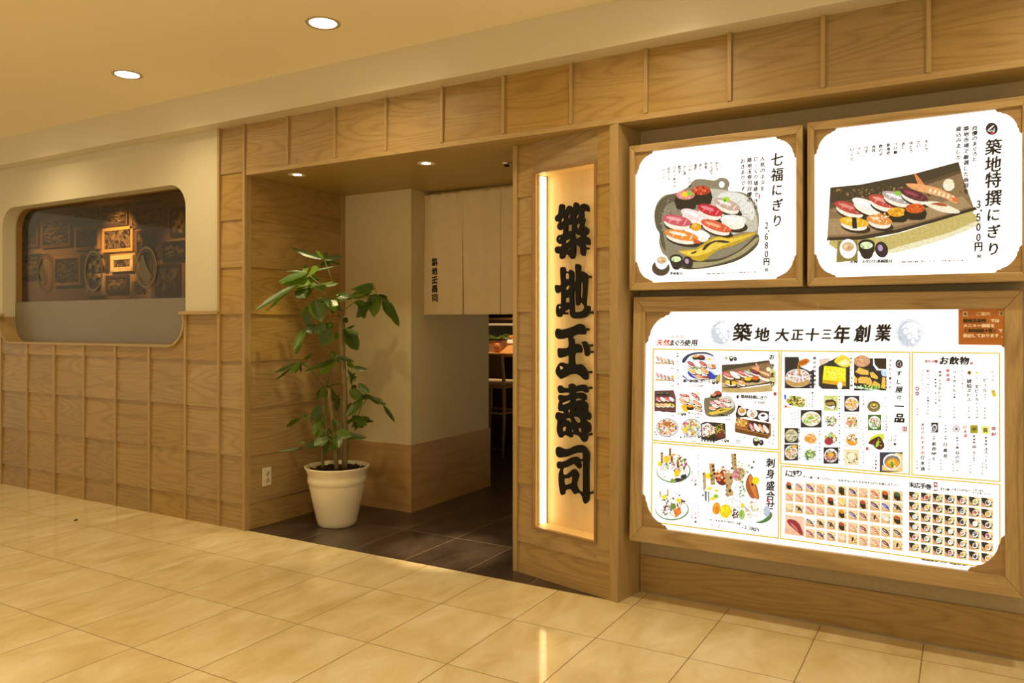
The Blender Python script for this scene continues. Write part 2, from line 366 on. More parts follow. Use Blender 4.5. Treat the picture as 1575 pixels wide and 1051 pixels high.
# timber portal: narrow column, header, jamb
tr = MB(); tr.box(-2.412, -2.390, -.022, .14, 0, ZT); tr.box(-2.166, -2.143, -.022, .03, 0, 2.357); tr.box(-2.166, -2.150, -.018, 0, 2.357, ZT)
struct('trim_4', tr, WT, bevel=.0015)
cb = MB(); rows = ZR[:-1]+[1.42, 1.732, 2.0445, 2.357, ZT]
for a, b in zip(rows[:-1], rows[1:]): cb.board(-2.390, -2.166, a, b, -.011, -.001, .03)
struct('wall_portal_column', cb, WX)
hb = MB(); HS = [-2.158]+[-2.158+.3955*i for i in range(1, 17)]
for a, b in zip(HS[:-1], HS[1:]): hb.board(a+.009, b-.009, 2.357, ZT, -.009, -.001, .05)
struct('wall_header', hb, WX)
hs = MB()
for x in HS[1:]: hs.box(x-.009, x+.009, -.019, .0, 2.357, ZT)
struct('trim_5', hs, WT, bevel=.0015)
hl = MB(); hl.box(-2.143, 4.2, -.014, .05, ZH, 2.357); struct('trim_6', hl, WTX, bevel=.0015)
so = MB(); so.box(-2.4, 4.2, .05, 2.0, ZH, ZH+.03); struct('ceiling_entrance', so, WSOF)
# left jamb (faces +x)
jm = MB()
def yboard(mb, x, y0, y1, z0, z1, t0=.010, t1=.001):
    mb.add([(x+t0, y0, z0), (x+t0, y1, z0), (x-.01, y1, z0), (x-.01, y0, z0), (x+t1, y0, z1), (x+t1, y1, z1), (x-.01, y1, z1), (x-.01, y0, z1)],
           [(0,3,2,1),(4,5,6,7),(0,1,5,4),(1,2,6,5),(2,3,7,6),(3,0,4,7)])
JX = -2.150
rj = rows[:-2]+[ZH]
for a, b in zip(rj[:-1], rj[1:]): yboard(jm, JX, .03, .885, a, b)
struct('wall_jamb', jm, WY)
jt = MB(); jt.box(JX-.01, JX+.012, .885, .93, 0, ZH); struct('trim_7', jt, WT, bevel=.0015)
# plastered block behind the entrance with deep timber skirting
EX, EY0, EY1, EB = -1.515, .93, 1.99, .484
PLE = mat('light_tinted_plaster', (.64, .54, .34), .8, bump=.3, bscale=350)  # same plaster as the mall wall, its tone shifted to carry the entrance light
eb = MB(); eb.box(-2.35, EX, EY0, EY1, 0, ZH+.02); eb.box(-2.35, JX-.011, .165, EY0, 0, ZH+.02); eb.box(-8.2, -2.35, 1.62, EY1, 0, 2.65); struct('wall_entrance', eb, PLE)
sk = MB(); sk.box(JX+.013, EX-.0102, EY0-.010, EY0+.01, 0, EB); struct('baseboard_entrance', sk, wood('skirting_oak_x', 'x', tint=0, light=(.52, .32, .13), dark=(.34, .19, .07), freq=8))
sk = MB(); sk.box(EX-.01, EX+.010, EY0-.010, EY1+.012, 0, EB-.0005); struct('baseboard_side', sk, wood('skirting_oak_y', 'y', tint=0, light=(.52, .32, .13), dark=(.34, .19, .07), freq=8))
# recess to the right with the light boxes
RY = .196
rw = MB(); rw.box(.504, 4.2, RY, RY+.1, 0, ZH+.02); struct('wall_recess', rw, RECW)
rb = MB(); rb.box(.506, 4.2, RY-.010, RY+.01, .006, .187); struct('baseboard_recess', rb, WX)
rs = MB(); rs.box(.506, 4.2, RY-.013, RY, 0, .006); struct('trim_8', rs, mat('grey_sealant', (.35, .3, .22), .6))

# ------------------------------------------------------------------ slanting pillar (own axes: x along its face, y inward)
PA = -math.atan2(.174, .6856); P0 = Vector((-.213, .170, 0)); PL = .7073
PM = Matrix.Translation(P0) @ Matrix.Rotation(PA, 4, 'Z')
def pillar_xz(px, py, off):                     # photo point -> (s, z) on a plane parallel to the pillar's face
    d = PM.to_3x3() @ Vector((0, 1, 0)); p = at_plane(px, py, P0+d*off, d); q = PM.inverted() @ p
    return q.x, q.z
def pobj(name, mb, m, bevel=0):
    me_o = struct(name, mb, m, bevel); me_o.location = P0; me_o.rotation_euler = (0, 0, PA); return me_o
NS0, NS1, NZ0, NZ1, ND = .150, .560, .270, 2.158, .10      # niche
core = MB(); core.box(0.002, NS0, .012, .22, 0, ZH); core.box(NS1, .655, .012, .19, 0, ZH); core.box(NS0, NS1, .012, .22, 0, NZ0-.012); core.box(NS0, NS1, .012, .22, NZ1+.012, ZH); core.box(NS0, NS1, ND+.012, .22, NZ0-.012, NZ1+.012)
pobj('wall_pillar', core, WX)
pbd = MB()
zr = rows[:-2]+[ZH]
for a, b in zip(zr[:-1], zr[1:]):
    if b <= .18 or a > 2.2: pbd.board(.028, .656, a, b, -.010, -.001, .012); continue
    t = lambda z: -.010+.009*(z-a)/(b-a)
    for s0, s1 in ((.028, .137), (.573, .656)):
        pbd.board(s0, s1, a, b, -.010, -.001, .012)
    if a < NZ0 < b: pbd.board(.137, .573, a, NZ0-.014, -.010, t(NZ0-.014), .012)
    if a < NZ1 < b: pbd.board(.137, .573, NZ1+.014, b, t(NZ1+.014), -.001, .012)
pobj('wall_pillar_panelling', pbd, WX)
pt = MB(); pt.box(-.004, .028, -.016, .22, 0, ZH); struct_o = pobj('trim_9', pt, WT, bevel=.002)
# right post of the pillar follows the square recess behind it
P1 = PM @ Vector((.656, 0, 0)); P2 = PM @ Vector((PL, 0, 0))
pr = MB(); nn = PM.to_3x3() @ Vector((0, -1, 0))
a_, b_ = P1+nn*.014, P2+nn*.014
foot = [a_, b_, Vector((.504, RY+.01, 0)), Vector((.40, RY+.01, 0))]
pr.add([(p.x, p.y, 0) for p in foot]+[(p.x, p.y, ZH) for p in foot], [(3,2,1,0),(4,5,6,7),(0,1,5,4),(1,2,6,5),(2,3,7,6),(3,0,4,7)])
struct('trim_10', pr, WT, bevel=.002)
ew = MB(); ew.box(-.10, 4.2, .45, 2.0, 0, ZH+.02); struct('wall_right', ew, PLASTER)

# ------------------------------------------------------------------ rooms behind
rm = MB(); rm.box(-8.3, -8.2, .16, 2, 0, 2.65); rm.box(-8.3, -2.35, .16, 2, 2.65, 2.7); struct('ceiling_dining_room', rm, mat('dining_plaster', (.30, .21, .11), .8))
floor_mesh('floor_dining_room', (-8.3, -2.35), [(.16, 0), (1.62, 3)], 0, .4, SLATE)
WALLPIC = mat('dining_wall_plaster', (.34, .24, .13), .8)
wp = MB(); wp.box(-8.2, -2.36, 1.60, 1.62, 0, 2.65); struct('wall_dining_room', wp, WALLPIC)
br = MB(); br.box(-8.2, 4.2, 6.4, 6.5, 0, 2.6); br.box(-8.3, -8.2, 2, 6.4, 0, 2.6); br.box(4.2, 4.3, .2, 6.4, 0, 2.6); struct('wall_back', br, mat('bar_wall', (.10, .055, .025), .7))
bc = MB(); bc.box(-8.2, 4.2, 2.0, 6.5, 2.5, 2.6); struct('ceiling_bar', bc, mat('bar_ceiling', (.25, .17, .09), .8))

RINGP = mat('lamp_ring', (.45, .36, .24), .4)
# ------------------------------------------------------------------ downlights
def downlight(x, y, z, r, label, ent=False):
    t = thing('ceiling_downlight', label, 'downlight', (x, y, z), 0, 'downlights in the entrance soffit' if ent else 'downlights in the mall ceiling')
    m = MB()
    if ent: m.lathe([(r*.44, .002), (r*.5, -.001), (r*.92, -.004), (r, -.003), (r, .0005)], (x, y, z))
    else: m.lathe([(r*.765, .001), (r*.80, -.003), (r*.97, -.004), (r, -.0005)], (x, y, z))
    obj('trim_ring', m, WHITEP if ent else RINGP, t)
    m = MB(); q = r*(.46 if ent else .77)
    m.lathe([(0, -.0015), (q, -.0015), (q, .0)], (x, y, z), 32); obj('lamp_lens', m, GLOW, t)
    return t
MALL = [(-4.22, 'round downlight in the mall ceiling, out past the left edge'), (-2.515, 'smaller looking of the two glowing downlights in the mall ceiling, above the window'),
        (-.898, 'larger looking of the two glowing downlights in the mall ceiling, above the doorway'), (.72, 'round downlight in the mall ceiling above the slanting sign pillar'), (2.34, 'round downlight in the mall ceiling above the menu boards')]
for x, lb in MALL:
    downlight(x, -.60, CZ, .088, lb)
    spot('downlight_beam', (x, -.60, CZ-.02), (x, -.60, 0), 44, 150, 1, .05)
for x in (-4.22, -2.515, -.898, .72, 2.34):
    spot('added_bounce_spot', (x, -3.4, CZ-.02), (x, -3.4, 0), 105, 92, .8, .05); spot('added_bounce_spot', (x, -6.2, CZ-.02), (x, -6.2, 0), 105, 92, .8, .05)  # unseen spots without fixtures, added so floor bounce brightens the ceiling
downlight(-1.835, .140, ZH, .056, 'small eyeball downlight in the timber soffit above the potted plant', True)
downlight(-.895, .275, ZH, .056, 'small eyeball downlight in the timber soffit in front of the door curtain', True)
spot('soffit_beam', (-1.835, .140, ZH-.02), (-1.86, .30, 0), 45, 46, .5, .02)
spot('soffit_beam', (-.895, .275, ZH-.02), (-.74, .30, 0), 330, 22, .9, .02)
t = thing('smoke_detector', 'small round detector on the timber soffit beside the slanting pillar', 'detector', (-.47, .514, ZH))
m = MB(); m.lathe([(.034, 0), (.034, -.006), (.028, -.012), (0, -.012)], (-.47, .514, ZH), 24); obj('housing', m, STEEL, t)
m = MB(); m.lathe([(.018, -.0115), (.014, -.022), (0, -.024)], (-.47, .514, ZH), 20); obj('sensor', m, BLACKP, t)

# ------------------------------------------------------------------ wall outlet on the jamb
ox, oy, oz = JX+.009, .160, .3275
t = thing('wall_outlet', 'cream double power outlet on the timber jamb left of the potted plant', 'outlet', (ox, oy, oz))
m = MB(); m.box(ox-.002, ox+.007, oy-.037, oy+.037, oz-.062, oz+.062); obj('cover_plate', m, WHITEP, t, bevel=.002)
for dz in (.022, -.022):
    m = MB(); m.lathe([(0, .0), (.017, .0), (.017, .002), (0, .002)], (0, 0, 0), 24)
    m.v = [Vector((ox+.007+p.z, oy+p.x, oz+dz+p.y)) for p in m.v]; s_ = obj('socket', m, mat('socket_plastic', (.6, .52, .4), .4), t)
    m = MB()
    for sy in (-.006, .006): m.box(ox+.0089, ox+.0095, oy+sy-.0012, oy+sy+.0012, oz+dz-.001, oz+dz+.008)
    m.box(ox+.0089, ox+.0095, oy-.002, oy+.002, oz+dz-.010, oz+dz-.006); obj('slot', m, BLACKP, s_)

# ------------------------------------------------------------------ traced brush characters (outline in photo crops of 10.5 per pixel)
K = 10.51
def sc_(oy, pts): return [(840+a/K, oy+b/K) for a, b in pts]
CH = []
CH.append((305, [[(205,130),(225,98),(262,92),(290,125),(282,190),(305,190),(335,140),(375,118),(412,145),(432,150),(445,85),(475,65),(510,85),(520,130),(560,105),(615,85),(665,115),(690,165),(680,218),(640,205),(600,215),(605,270),(600,315),(622,345),(608,400),(605,450),(650,470),(680,510),(670,575),(630,610),(680,640),(700,690),(695,755),(650,750),(610,740),(630,780),(632,860),(615,925),(585,930),(550,880),(545,800),(505,760),(472,760),(470,860),(455,950),(420,985),(385,965),(350,915),(305,910),(285,960),(245,985),(215,960),(212,900),(165,893),(138,850),(145,795),(190,778),(240,778),(250,740),(210,740),(170,700),(165,650),(195,600),(265,580),(270,490),(225,515),(190,500),(175,450),(200,395),(215,385),(160,375),(138,335),(150,290),(190,250),(200,190)],
 [(255,312),(282,345),(255,380),(222,402),(235,340)],[(375,240),(385,260),(370,320),(345,330),(338,290)],[(515,248),(528,262),(505,325),(470,310),(490,265)],[(408,400),(410,525),(370,525),(328,550),(345,480),(340,435),(380,425)],[(540,400),(525,490),(485,470),(482,425)],[(600,480),(618,505),(610,545),(590,540)],[(470,515),(485,580),(560,610),(520,640),(475,662),(450,570)],[(375,655),(375,690),(320,728),(300,690)],[(225,635),(215,665),(190,668),(190,645)],[(375,805),(378,828),(335,830),(350,810)]]))
CH.append((400, [[(225,140),(250,115),(290,120),(310,180),(360,185),(375,158),(410,170),(440,210),(435,370),(470,340),(472,240),(465,90),(495,63),(530,75),(552,120),(548,215),(580,182),(620,205),(665,250),(665,330),(645,600),(640,735),(690,740),(705,790),(690,860),(640,920),(560,945),(440,945),(395,910),(378,860),(378,785),(330,810),(290,835),(250,870),(240,910),(205,925),(170,900),(155,830),(165,745),(200,712),(235,705),(235,510),(180,540),(150,510),(138,450),(150,405),(205,408),(235,395),(228,260)],
 [(302,218),(362,225),(362,310),(340,305),(305,320)],[(365,405),(372,455),(330,488),(300,460),(320,425)],[(370,590),(375,695),(340,683),(305,690),(303,620),(335,612)],[(470,475),(475,690),(500,738),(530,715),(545,650),(565,685),(610,745),(600,800),(560,830),(455,840),(443,760),(437,520)],[(580,330),(590,450),(580,600),(548,630),(545,500),(552,370)],[(190,740),(235,765),(190,805)]]))
CH.append((490, [[(180,163),(240,180),(330,165),(430,130),(500,95),(550,85),(600,115),(628,180),(630,240),(600,262),(520,260),(450,275),(412,310),(440,335),(452,410),(500,408),(545,435),(568,490),(560,550),(500,558),(455,580),(460,740),(540,738),(590,765),(640,830),(670,900),(668,980),(640,997),(600,980),(550,935),(500,905),(450,900),(380,910),(310,945),(235,978),(205,955),(160,900),(150,840),(175,775),(220,720),(260,715),(340,738),(358,720),(358,600),(290,622),(220,637),(190,610),(180,540),(190,485),(240,482),(300,480),(358,455),(350,315),(280,328),(210,335),(160,310),(142,250),(150,190)],[(200,768),(240,775),(275,800),(225,835),(203,810)]],
 [[(568,390),(610,368),(650,390),(690,470),(695,560),(680,600),(650,612),(625,590),(610,500),(590,430)]]))
CH.append((585, [[(180,130),(200,90),(230,88),(280,125),(360,120),(360,80),(400,55),(440,70),(470,95),(540,78),(610,72),(650,110),(668,150),(665,200),(630,200),(590,180),(520,183),(468,195),(468,208),(540,203),(600,212),(640,260),(632,320),(600,330),(650,370),(668,420),(665,500),(705,540),(712,590),(700,640),(665,640),(625,630),(650,670),(690,690),(715,760),(705,830),(680,845),(665,860),(665,930),(640,990),(605,1000),(570,970),(530,910),(480,885),(425,880),(405,925),(375,920),(320,890),(280,895),(245,930),(210,920),(180,860),(170,780),(180,660),(150,620),(148,560),(175,518),(230,530),(280,535),(270,508),(215,500),(190,460),(195,380),(210,335),(192,300),(200,240),(240,240),(270,248),(340,245),(372,225),(370,205),(300,205),(240,213),(200,200)],
 [(245,375),(375,325),(378,355),(310,385),(265,400)],[(465,310),(520,293),(580,318),(520,325),(465,340)],[(380,470),(378,515),(340,525),(335,495)],[(465,435),(485,440),(478,500),(462,495)],[(585,430),(600,460),(590,470),(580,450)],[(300,635),(385,612),(410,715),(360,670)],[(425,600),(520,602),(555,670),(490,692)],[(240,650),(258,650),(232,715),(222,690)],[(285,755),(318,760),(305,820),(255,822),(250,780)],[(410,795),(437,840),(420,852),(388,820)],[(510,780),(565,785),(555,855),(505,825)]]))
CH.append((680, [[(155,110),(185,80),(220,90),(300,118),(380,105),(460,65),(560,50),(630,90),(680,160),(695,240),(685,400),(685,780),(692,880),(680,950),(635,1000),(600,970),(565,860),(510,822),(465,848),(430,820),(390,765),(300,790),(290,840),(258,862),(230,840),(210,740),(198,600),(205,500),(225,440),(185,425),(170,370),(185,320),(240,325),(320,300),(400,255),(470,240),(520,270),(555,370),(550,425),(520,428),(480,390),(440,360),(340,405),(262,440),(262,525),(330,525),(390,475),(445,438),(490,480),(518,550),(480,680),(515,780),(565,812),(590,795),(590,210),(565,178),(510,178),(430,200),(330,240),(230,255),(180,240),(152,180)],
 [(280,600),(350,590),(415,555),(410,655),(350,685),(290,695)]]))
PEGS = [[(640,805)], [(680,270),(725,850),(300,862)], [(640,180),(700,440),(730,545),(690,872)], [(690,132),(690,885)], [(570,305),(740,832)]]

t = thing('lit_signboard', 'tall lit niche with five black brush characters on a blond panel in the slanting pillar', 'sign', PM @ Vector((.355, 0, .2)), PA)
SIGN = t
def prect(s0, s1, z0, z1): return [(s0, z0), (s1, z0), (s1, z1), (s0, z1)]
m = MB(PM); m.prism([prect(.137, .573, NZ0-.014, NZ1+.014), prect(NS0, NS1, NZ0, NZ1)[::-1]], -.016, .004); obj('niche_frame', m, wood('sign_frame_oak', 'z', tint=0, light=(.34, .20, .09), dark=(.24, .13, .05)), t, bevel=.0015)
NIP = mat('niche_ply', (.78, .55, .26), .5, var=.06, vscale=6)
m = MB(PM); m.box(NS0-.006, NS0, .004, ND, NZ0, NZ1); m.box(NS1, NS1+.006, .004, ND, NZ0, NZ1); m.box(NS0-.006, NS1+.006, .004, ND, NZ0-.006, NZ0); m.box(NS0-.006, NS1+.006, .004, ND, NZ1, NZ1+.006); obj('niche_lining', m, NIP, t)
m = MB(PM); m.box(NS0-.006, NS1+.006, ND, ND+.008, NZ0-.006, NZ1+.006); obj('back_panel', m, wood('sign_ply', 'z', tint=0, light=(.80, .60, .32), dark=(.74, .53, .27), freq=5), t)
m = MB(PM); m.box(NS0+.0005, NS0+.010, .036, .080, NZ0+.004, NZ1-.006); obj('light_strip', m, GLOWS, t, bevel=.003)
m = MB(PM); m.box(NS1-.008, NS1-.0005, .040, .070, NZ0+.004, NZ1-.006); obj('light_strip', m, GLOWS, t, bevel=.003)
LO = .052
glyphs = []
for (oy_, *groups), pegs in zip(CH, PEGS):
    polys = []
    for g in groups:
        loops = []
        for L_ in g:
            q = smooth_loop([pillar_xz(*p, LO) for p in sc_(oy_, L_)], 3)
            loops.append(q)
        polys.append(loops)
    glyphs.append(polys)
    m = MB(PM)
    for loops in polys: m.prism(loops, LO, LO+.012)
    lt = obj('letter', m, BLACKP, t)
    for px_, py_ in pegs:
        s_, z_ = pillar_xz(840+(px_-45)/K, oy_+py_/K, LO)
        m = MB(PM); m.tube([(s_, LO+.006, z_), (s_, ND, z_)], .0065, 10); obj('peg', m, BLACKP, lt)

# ------------------------------------------------------------------ door curtain
NY = 1.10
CLOTH = mat('natural_linen', (.74, .61, .41), .9, bump=.5, bscale=700, var=.07, vscale=14)
nz0, nz1 = at_y(720, 484, NY).z, ZH-.014
NX = [at_y(649, 480, NY).x, at_y(712, 480, NY).x, at_y(770, 480, NY).x]; NX += [NX[-1]+.42, NX[-1]+.84]
t = thing('door_curtain', 'off white split linen curtain hanging in the entrance with small black writing', 'curtain', (NX[0], NY, nz0))
random.seed(5)
NYF = lambda x, z: NY+.010*math.sin((x+3)*16)*(.4+.6*(nz1-z)/(nz1-nz0))+.004*math.sin((x+1)*47+z*3)
for i in range(4):
    xa, xb = NX[i]+(.0004 if i else 0), NX[i+1]-.0004
    nx, nzz = 44, 40; vs = []; fs = []
    for j in range(nzz+1):
        f = j/nzz; z = nz1+(nz0-nz1)*f
        for k in range(nx+1):
            u = k/nx; sq = (.004 if i in (1, 2) else .0)*max(0, f-.35)*(1-2*u)      # edges draw in a little half way down
            x = xa+(xb-xa)*u+sq*(1 if i in (0, 1) else .6)+(-.012*(1-abs(2*f-1)) if i == 0 and u == 0 else 0)
            if i == 0: x += .014*math.sin(f*5.5+.4)*(1-u)
            zz = z
            if f < .05: zz = z-.010*abs(math.sin(x*38))*(1-f/.05)
            y = NYF(x, z)+(.010*math.sin(x*75)*max(0, 1-f/.10))+(.012*(1-u)*f if i == 1 else 0)
            vs.append((x, y, zz))
    for j in range(nzz):
        for k in range(nx): a = j*(nx+1)+k; fs.append((a, a+1, a+nx+2, a+nx+1))
    m = MB(); m.add(vs, fs, smooth=True); o = obj('cloth_panel', m, CLOTH, t)
    sd = o.modifiers.new('thickness', 'SOLIDIFY'); sd.thickness = .002
    if i == 0: FIRSTPANEL = o
m = MB(); m.tube([(NX[0]-.01, NY+.004, nz1-.004), (NX[4], NY+.004, nz1-.004)], .006, 10); obj('hanging_rod', m, WT, t)
m = MB()                                                   # the same five characters, small, printed down the first panel
for polys, (cy0, cy1) in zip(glyphs, ((396.5, 409.5), (411, 423), (424.5, 437), (438, 450.5), (452, 464.5))):
    allp = [p for lo_ in polys for p in lo_[0]]
    x0, x1 = min(p[0] for p in allp), max(p[0] for p in allp); z0, z1 = min(p[1] for p in allp), max(p[1] for p in allp)
    A = at_y(662, cy1, NY-.02); B = at_y(671, cy0, NY-.02)
    for lo_ in polys:
        q = [[(A.x+(a-x0)/(x1-x0)*(B.x-A.x), A.z+(b-z0)/(z1-z0)*(B.z-A.z)) for a, b in L_] for L_ in lo_]
        m.prism(q, NY-.016, NY-.0155)
m.v = [Vector((v.x, NYF(v.x, v.z)-.0035+(v.y-(NY-.016)), v.z)) for v in m.v]
obj('printed_lettering', m, INK, FIRSTPANEL)

# ------------------------------------------------------------------ potted plant
PC = at_z(518.5, 806.5, 0); PC.z = 0
t = thing('potted_plant', 'tall umbrella plant with hand-shaped leaves in a cream glazed pot in the entrance corner', 'plant', PC)
POT = mat('cream_glazed_pot', (.86, .76, .56), .22, var=.03, vscale=8)
m = MB(); m.lathe([(0, .0), (.118, .0), (.126, .006), (.134, .03), (.172, .20), (.186, .272), (.186, .280), (.192, .288), (.196, .302), (.196, .318), (.192, .330), (.194, .345), (.204, .372), (.216, .392), (.2165, .397), (.211, .399), (.203, .392), (.190, .35), (.17, .30)], PC, 72); obj('pot', m, POT, t)
m = MB(); random.seed(8); seg = 40; rings = 12; vs = []; fs = []
for i in range(rings+1):
    for k in range(seg):
        rr = .197*i/rings; a = 2*math.pi*k/seg
        vs.append((PC.x+rr*math.cos(a), PC.y+rr*math.sin(a), .362+(random.uniform(-.012, .012) if i < rings else 0)))
for i in range(rings):
    for k in range(seg): k2 = (k+1) % seg; fs.append((i*seg+k, i*seg+k2, (i+1)*seg+k2, (i+1)*seg+k))
m.add(vs, fs)
SOIL = mat('bark_chips', (.035, .015, .007), .9, var=.5, vscale=60)
soil = obj('soil', m, SOIL, t)
m = MB()
for i in range(170):
    a = random.uniform(0, 6.28); rr = .185*math.sqrt(random.random()); q = Matrix.Translation((PC.x+rr*math.cos(a), PC.y+rr*math.sin(a), .371+random.uniform(0, .008))) @ Matrix.Rotation(random.uniform(0, 6.28), 4, 'Z') @ Matrix.Rotation(random.uniform(-.6, .6), 4, 'X')
    m.xf = q; s1, s2 = random.uniform(.008, .018), random.uniform(.004, .010); m.box(-s1, s1, -s2, s2, -.002, .003)
m.xf = None; obj('bark_chip', m, SOIL, soil, kind='stuff')
PD = (PC-CAM).dot(FWD)
def zc(a, b, dd=0): return at_depth(370+a/2.918, 360+b/2.918, PD+dd)
BARK = mat('plant_bark', (.21, .155, .06), .8, bump=.6, bscale=60, var=.35, vscale=25)
for pts, r0, r1, dd in (([(466,1048),(472,930),(466,820),(468,700),(458,560),(449,440),(452,372),(456,340)], .021, .013, .03), ([(432,1050),(424,930),(408,800),(400,735),(399,688)], .016, .012, -.03), ([(369,1045),(368,960),(372,880),(378,770),(372,690)], .010, .006, .02)):
    m = MB(); P = [zc(a, b, dd) for a, b in pts]; P[0].z = .355
    Q = [];
    for i in range(len(P)-1):
        for k in range(4): Q.append(P[i].lerp(P[i+1], k/4))
    Q.append(P[-1]); nq = len(Q)
    m.tube(Q, [(r0+(r1-r0)*i/nq)*(1.12 if i % 5 == 0 else 1) for i in range(nq)], 12); obj('trunk', m, BARK, t)
def leafmat():
    m_, nt, b = newmat('glossy_leaf'); N = nt.nodes.new; L = nt.links.new
    geo = N('ShaderNodeNewGeometry'); cr = N('ShaderNodeValToRGB'); e = cr.color_ramp.elements
    e[0].color = (.022, .050, .006, 1); e[1].color = (.10, .17, .015, 1); x = e.new(.6); x.color = (.040, .085, .009, 1)
    L(geo.outputs['Random Per Island'], cr.inputs[0]); L(cr.outputs[0], b.inputs['Base Color'])
    b.inputs['Roughness'].default_value = .36; tl = N('ShaderNodeBsdfTranslucent'); tl.inputs[0].default_value = (.30, .48, .03, 1)
    mx = N('ShaderNodeMixShader'); mx.inputs[0].default_value = .28; L(b.outputs[0], mx.inputs[1]); L(tl.outputs[0], mx.inputs[2]); L(mx.outputs[0], nt.nodes['Material Output'].inputs[0])
    return m_
LEAF = leafmat(); STALK = mat('green_stalk', (.12, .17, .04), .5)
def leaflet(mb, b, tip, wid, droop=.0, roll=.0):
    ax = tip-b; Ln = ax.length; ax = ax.normalized()
    nrm = (-FWD*.8+Vector((0, 0, 1))*.75); nrm = (nrm-ax*nrm.dot(ax)).normalized(); nrm = Matrix.Rotation(roll, 3, ax) @ nrm
    side = nrm.cross(ax).normalized()
    n = 9; vs = []; fs = []
    for i in range(n+1):
        u = i/n; ww = wid*.5*(math.sin(math.pi*min(1, u**.85))**.75)*(1 if u < .97 else .1)
        if i == 0: ww = wid*.04
        c = b+ax*(Ln*u)+Vector((0, 0, -1))*(droop*Ln*(u*u-u)*-1*0+droop*Ln*(u*u-u))*-1
        fold = .28*ww
        wav = .06*ww*math.sin(u*14)
        vs += [c-side*ww+nrm*(fold+wav), c-side*ww*.5+nrm*fold*.45, c, c+side*ww*.5+nrm*fold*.45, c+side*ww+nrm*(fold-wav)]
    for i in range(n):
        for k in range(4): a = i*5+k; fs.append((a, a+1, a+6, a+5))
    mb.add(vs, fs, smooth=True)
# each cluster: hub, stalk root, depth, leaflets (start, tip, width) in crop pixels
CL = [
 ((375,115),(452,345),.02,[((372,113),(222,58),24),((374,112),(336,74),28),((378,112),(390,80),26),((378,115),(462,102),24),((378,117),(450,136),14)]),
 ((305,182),(450,345),-.06,[((300,175),(166,216),46),((305,182),(352,158),62),((298,172),(205,168),22),((312,168),(425,145),14),((300,178),(240,186),30)]),
 ((322,236),(448,350),-.12,[((250,228),(62,346),46),((318,222),(180,222),58),((212,262),(112,352),30),((262,242),(292,288),58),((325,236),(442,222),24),((330,236),(420,212),14)]),
 ((400,300),(446,380),-.08,[((330,298),(362,396),62),((322,325),(268,366),34),((305,350),(296,412),34),((308,408),(336,448),46),((290,425),(240,522),38),((284,440),(246,545),24),((408,430),(362,502),58),((380,405),(412,425),44),((400,290),(420,350),46),((350,400),(372,452),50),((400,290),(380,330),40)]),
 ((470,430),(452,400),.05,[((466,428),(528,522),66),((470,428),(533,450),24),((450,370),(480,400),32)]),
 ((612,275),(458,345),-.03,[((598,222),(494,252),28),((505,270),(604,246),44),((598,240),(540,236),40),((585,300),(520,378),42),((560,318),(512,308),34),((612,280),(598,374),50),((636,292),(700,392),48),((655,310),(712,416),40),((452,290),(560,276),44),((430,272),(500,292),38),((540,300),(556,382),34),((490,280),(590,262),34)]),
 ((268,580),(375,690),-.06,[((262,574),(150,624),18),((270,575),(222,628),36),((232,600),(155,657),13),((285,566),(330,536),22)]),
 ((432,560),(385,690),-.02,[((430,560),(278,620),28),((424,566),(352,634),50),((434,548),(512,574),20),((440,540),(420,560),20)]),
 ((490,640),(466,700),.06,[((505,596),(577,612),20),((478,574),(514,602),20),((480,610),(516,664),16),((500,680),(512,700),30)]),
 ((575,728),(505,870),.0,[((528,672),(580,716),28),((598,732),(652,768),20),((640,768),(694,847),21),((572,722),(662,766),18),((546,742),(474,822),42),((488,702),(546,736),44),((560,725),(600,742),20)]),
 ((520,830),(500,870),.02,[((504,815),(566,862),46),((520,850),(556,868),24),((500,760),(470,800),30)]),
 ((400,900),(425,1000),-.10,[((440,900),(568,914),32),((430,888),(500,908),40),((400,905),(284,962),36),((282,962),(168,976),16),((392,912),(328,952),46),((362,820),(330,905),40),((368,772),(314,838),38),((412,828),(436,868),28),((290,936),(262,944),16),((430,908),(440,962),40),((470,892),(520,922),30),((380,880),(330,905),30),((390,940),(372,988),28),((430,930),(400,975),30)]),
 ((285,825),(342,890),-.04,[((268,828),(204,866),24),((276,830),(300,810),18)]),
 ((375,690),(372,720),.0,[((380,690),(450,672),24),((372,690),(378,740),34),((440,730),(430,800),26),((410,750),(450,720),26),((355,800),(375,860),28)]),
]
random.seed(12)
for hub, root, dd, lv in CL:
    m = MB()
    for a, b, w_ in lv:
        d1 = dd+random.uniform(-.05, .05); d2 = d1+random.uniform(-.09, .06)
        A = zc(*a, d1); B = zc(*b, d2); ln_ = (B-A).length
        leaflet(m, A, B, w_/2.918/FPX*PD*1.12, droop=random.uniform(.05, .18), roll=random.uniform(-.45, .45))
    wm = sum(q[2] for q in lv)/len(lv)
    if len(lv) > 2:
        for q in range(5):
            an = random.uniform(0, 6.28); ln = random.uniform(45, 80) if wm > 25 else random.uniform(30, 50)
            h0 = (hub[0]+random.uniform(-12, 12), hub[1]+random.uniform(-8, 12)); h1 = (h0[0]+ln*math.cos(an), h0[1]+ln*.75*math.sin(an)+14)
            leaflet(m, zc(*h0, dd+.05), zc(*h1, dd+.05+random.uniform(-.02, .12)), wm*.8/2.918/FPX*PD, droop=.12, roll=random.uniform(-.9, .9))
    lf = obj('leaf_cluster', m, LEAF, t)
    m = MB(); R_ = zc(*root, .02); H_ = zc(*hub, dd); M_ = R_.lerp(H_, .5)+Vector((0, 0, .03)); m.tube([R_, M_, H_], [.004, .003, .003], 6)
    for a, b, w_ in lv:
        A = zc(*a, dd)
        if (A-H_).length > .02: m.tube([H_, A], .0016, 5)
    obj('stalk', m, STALK, lf)
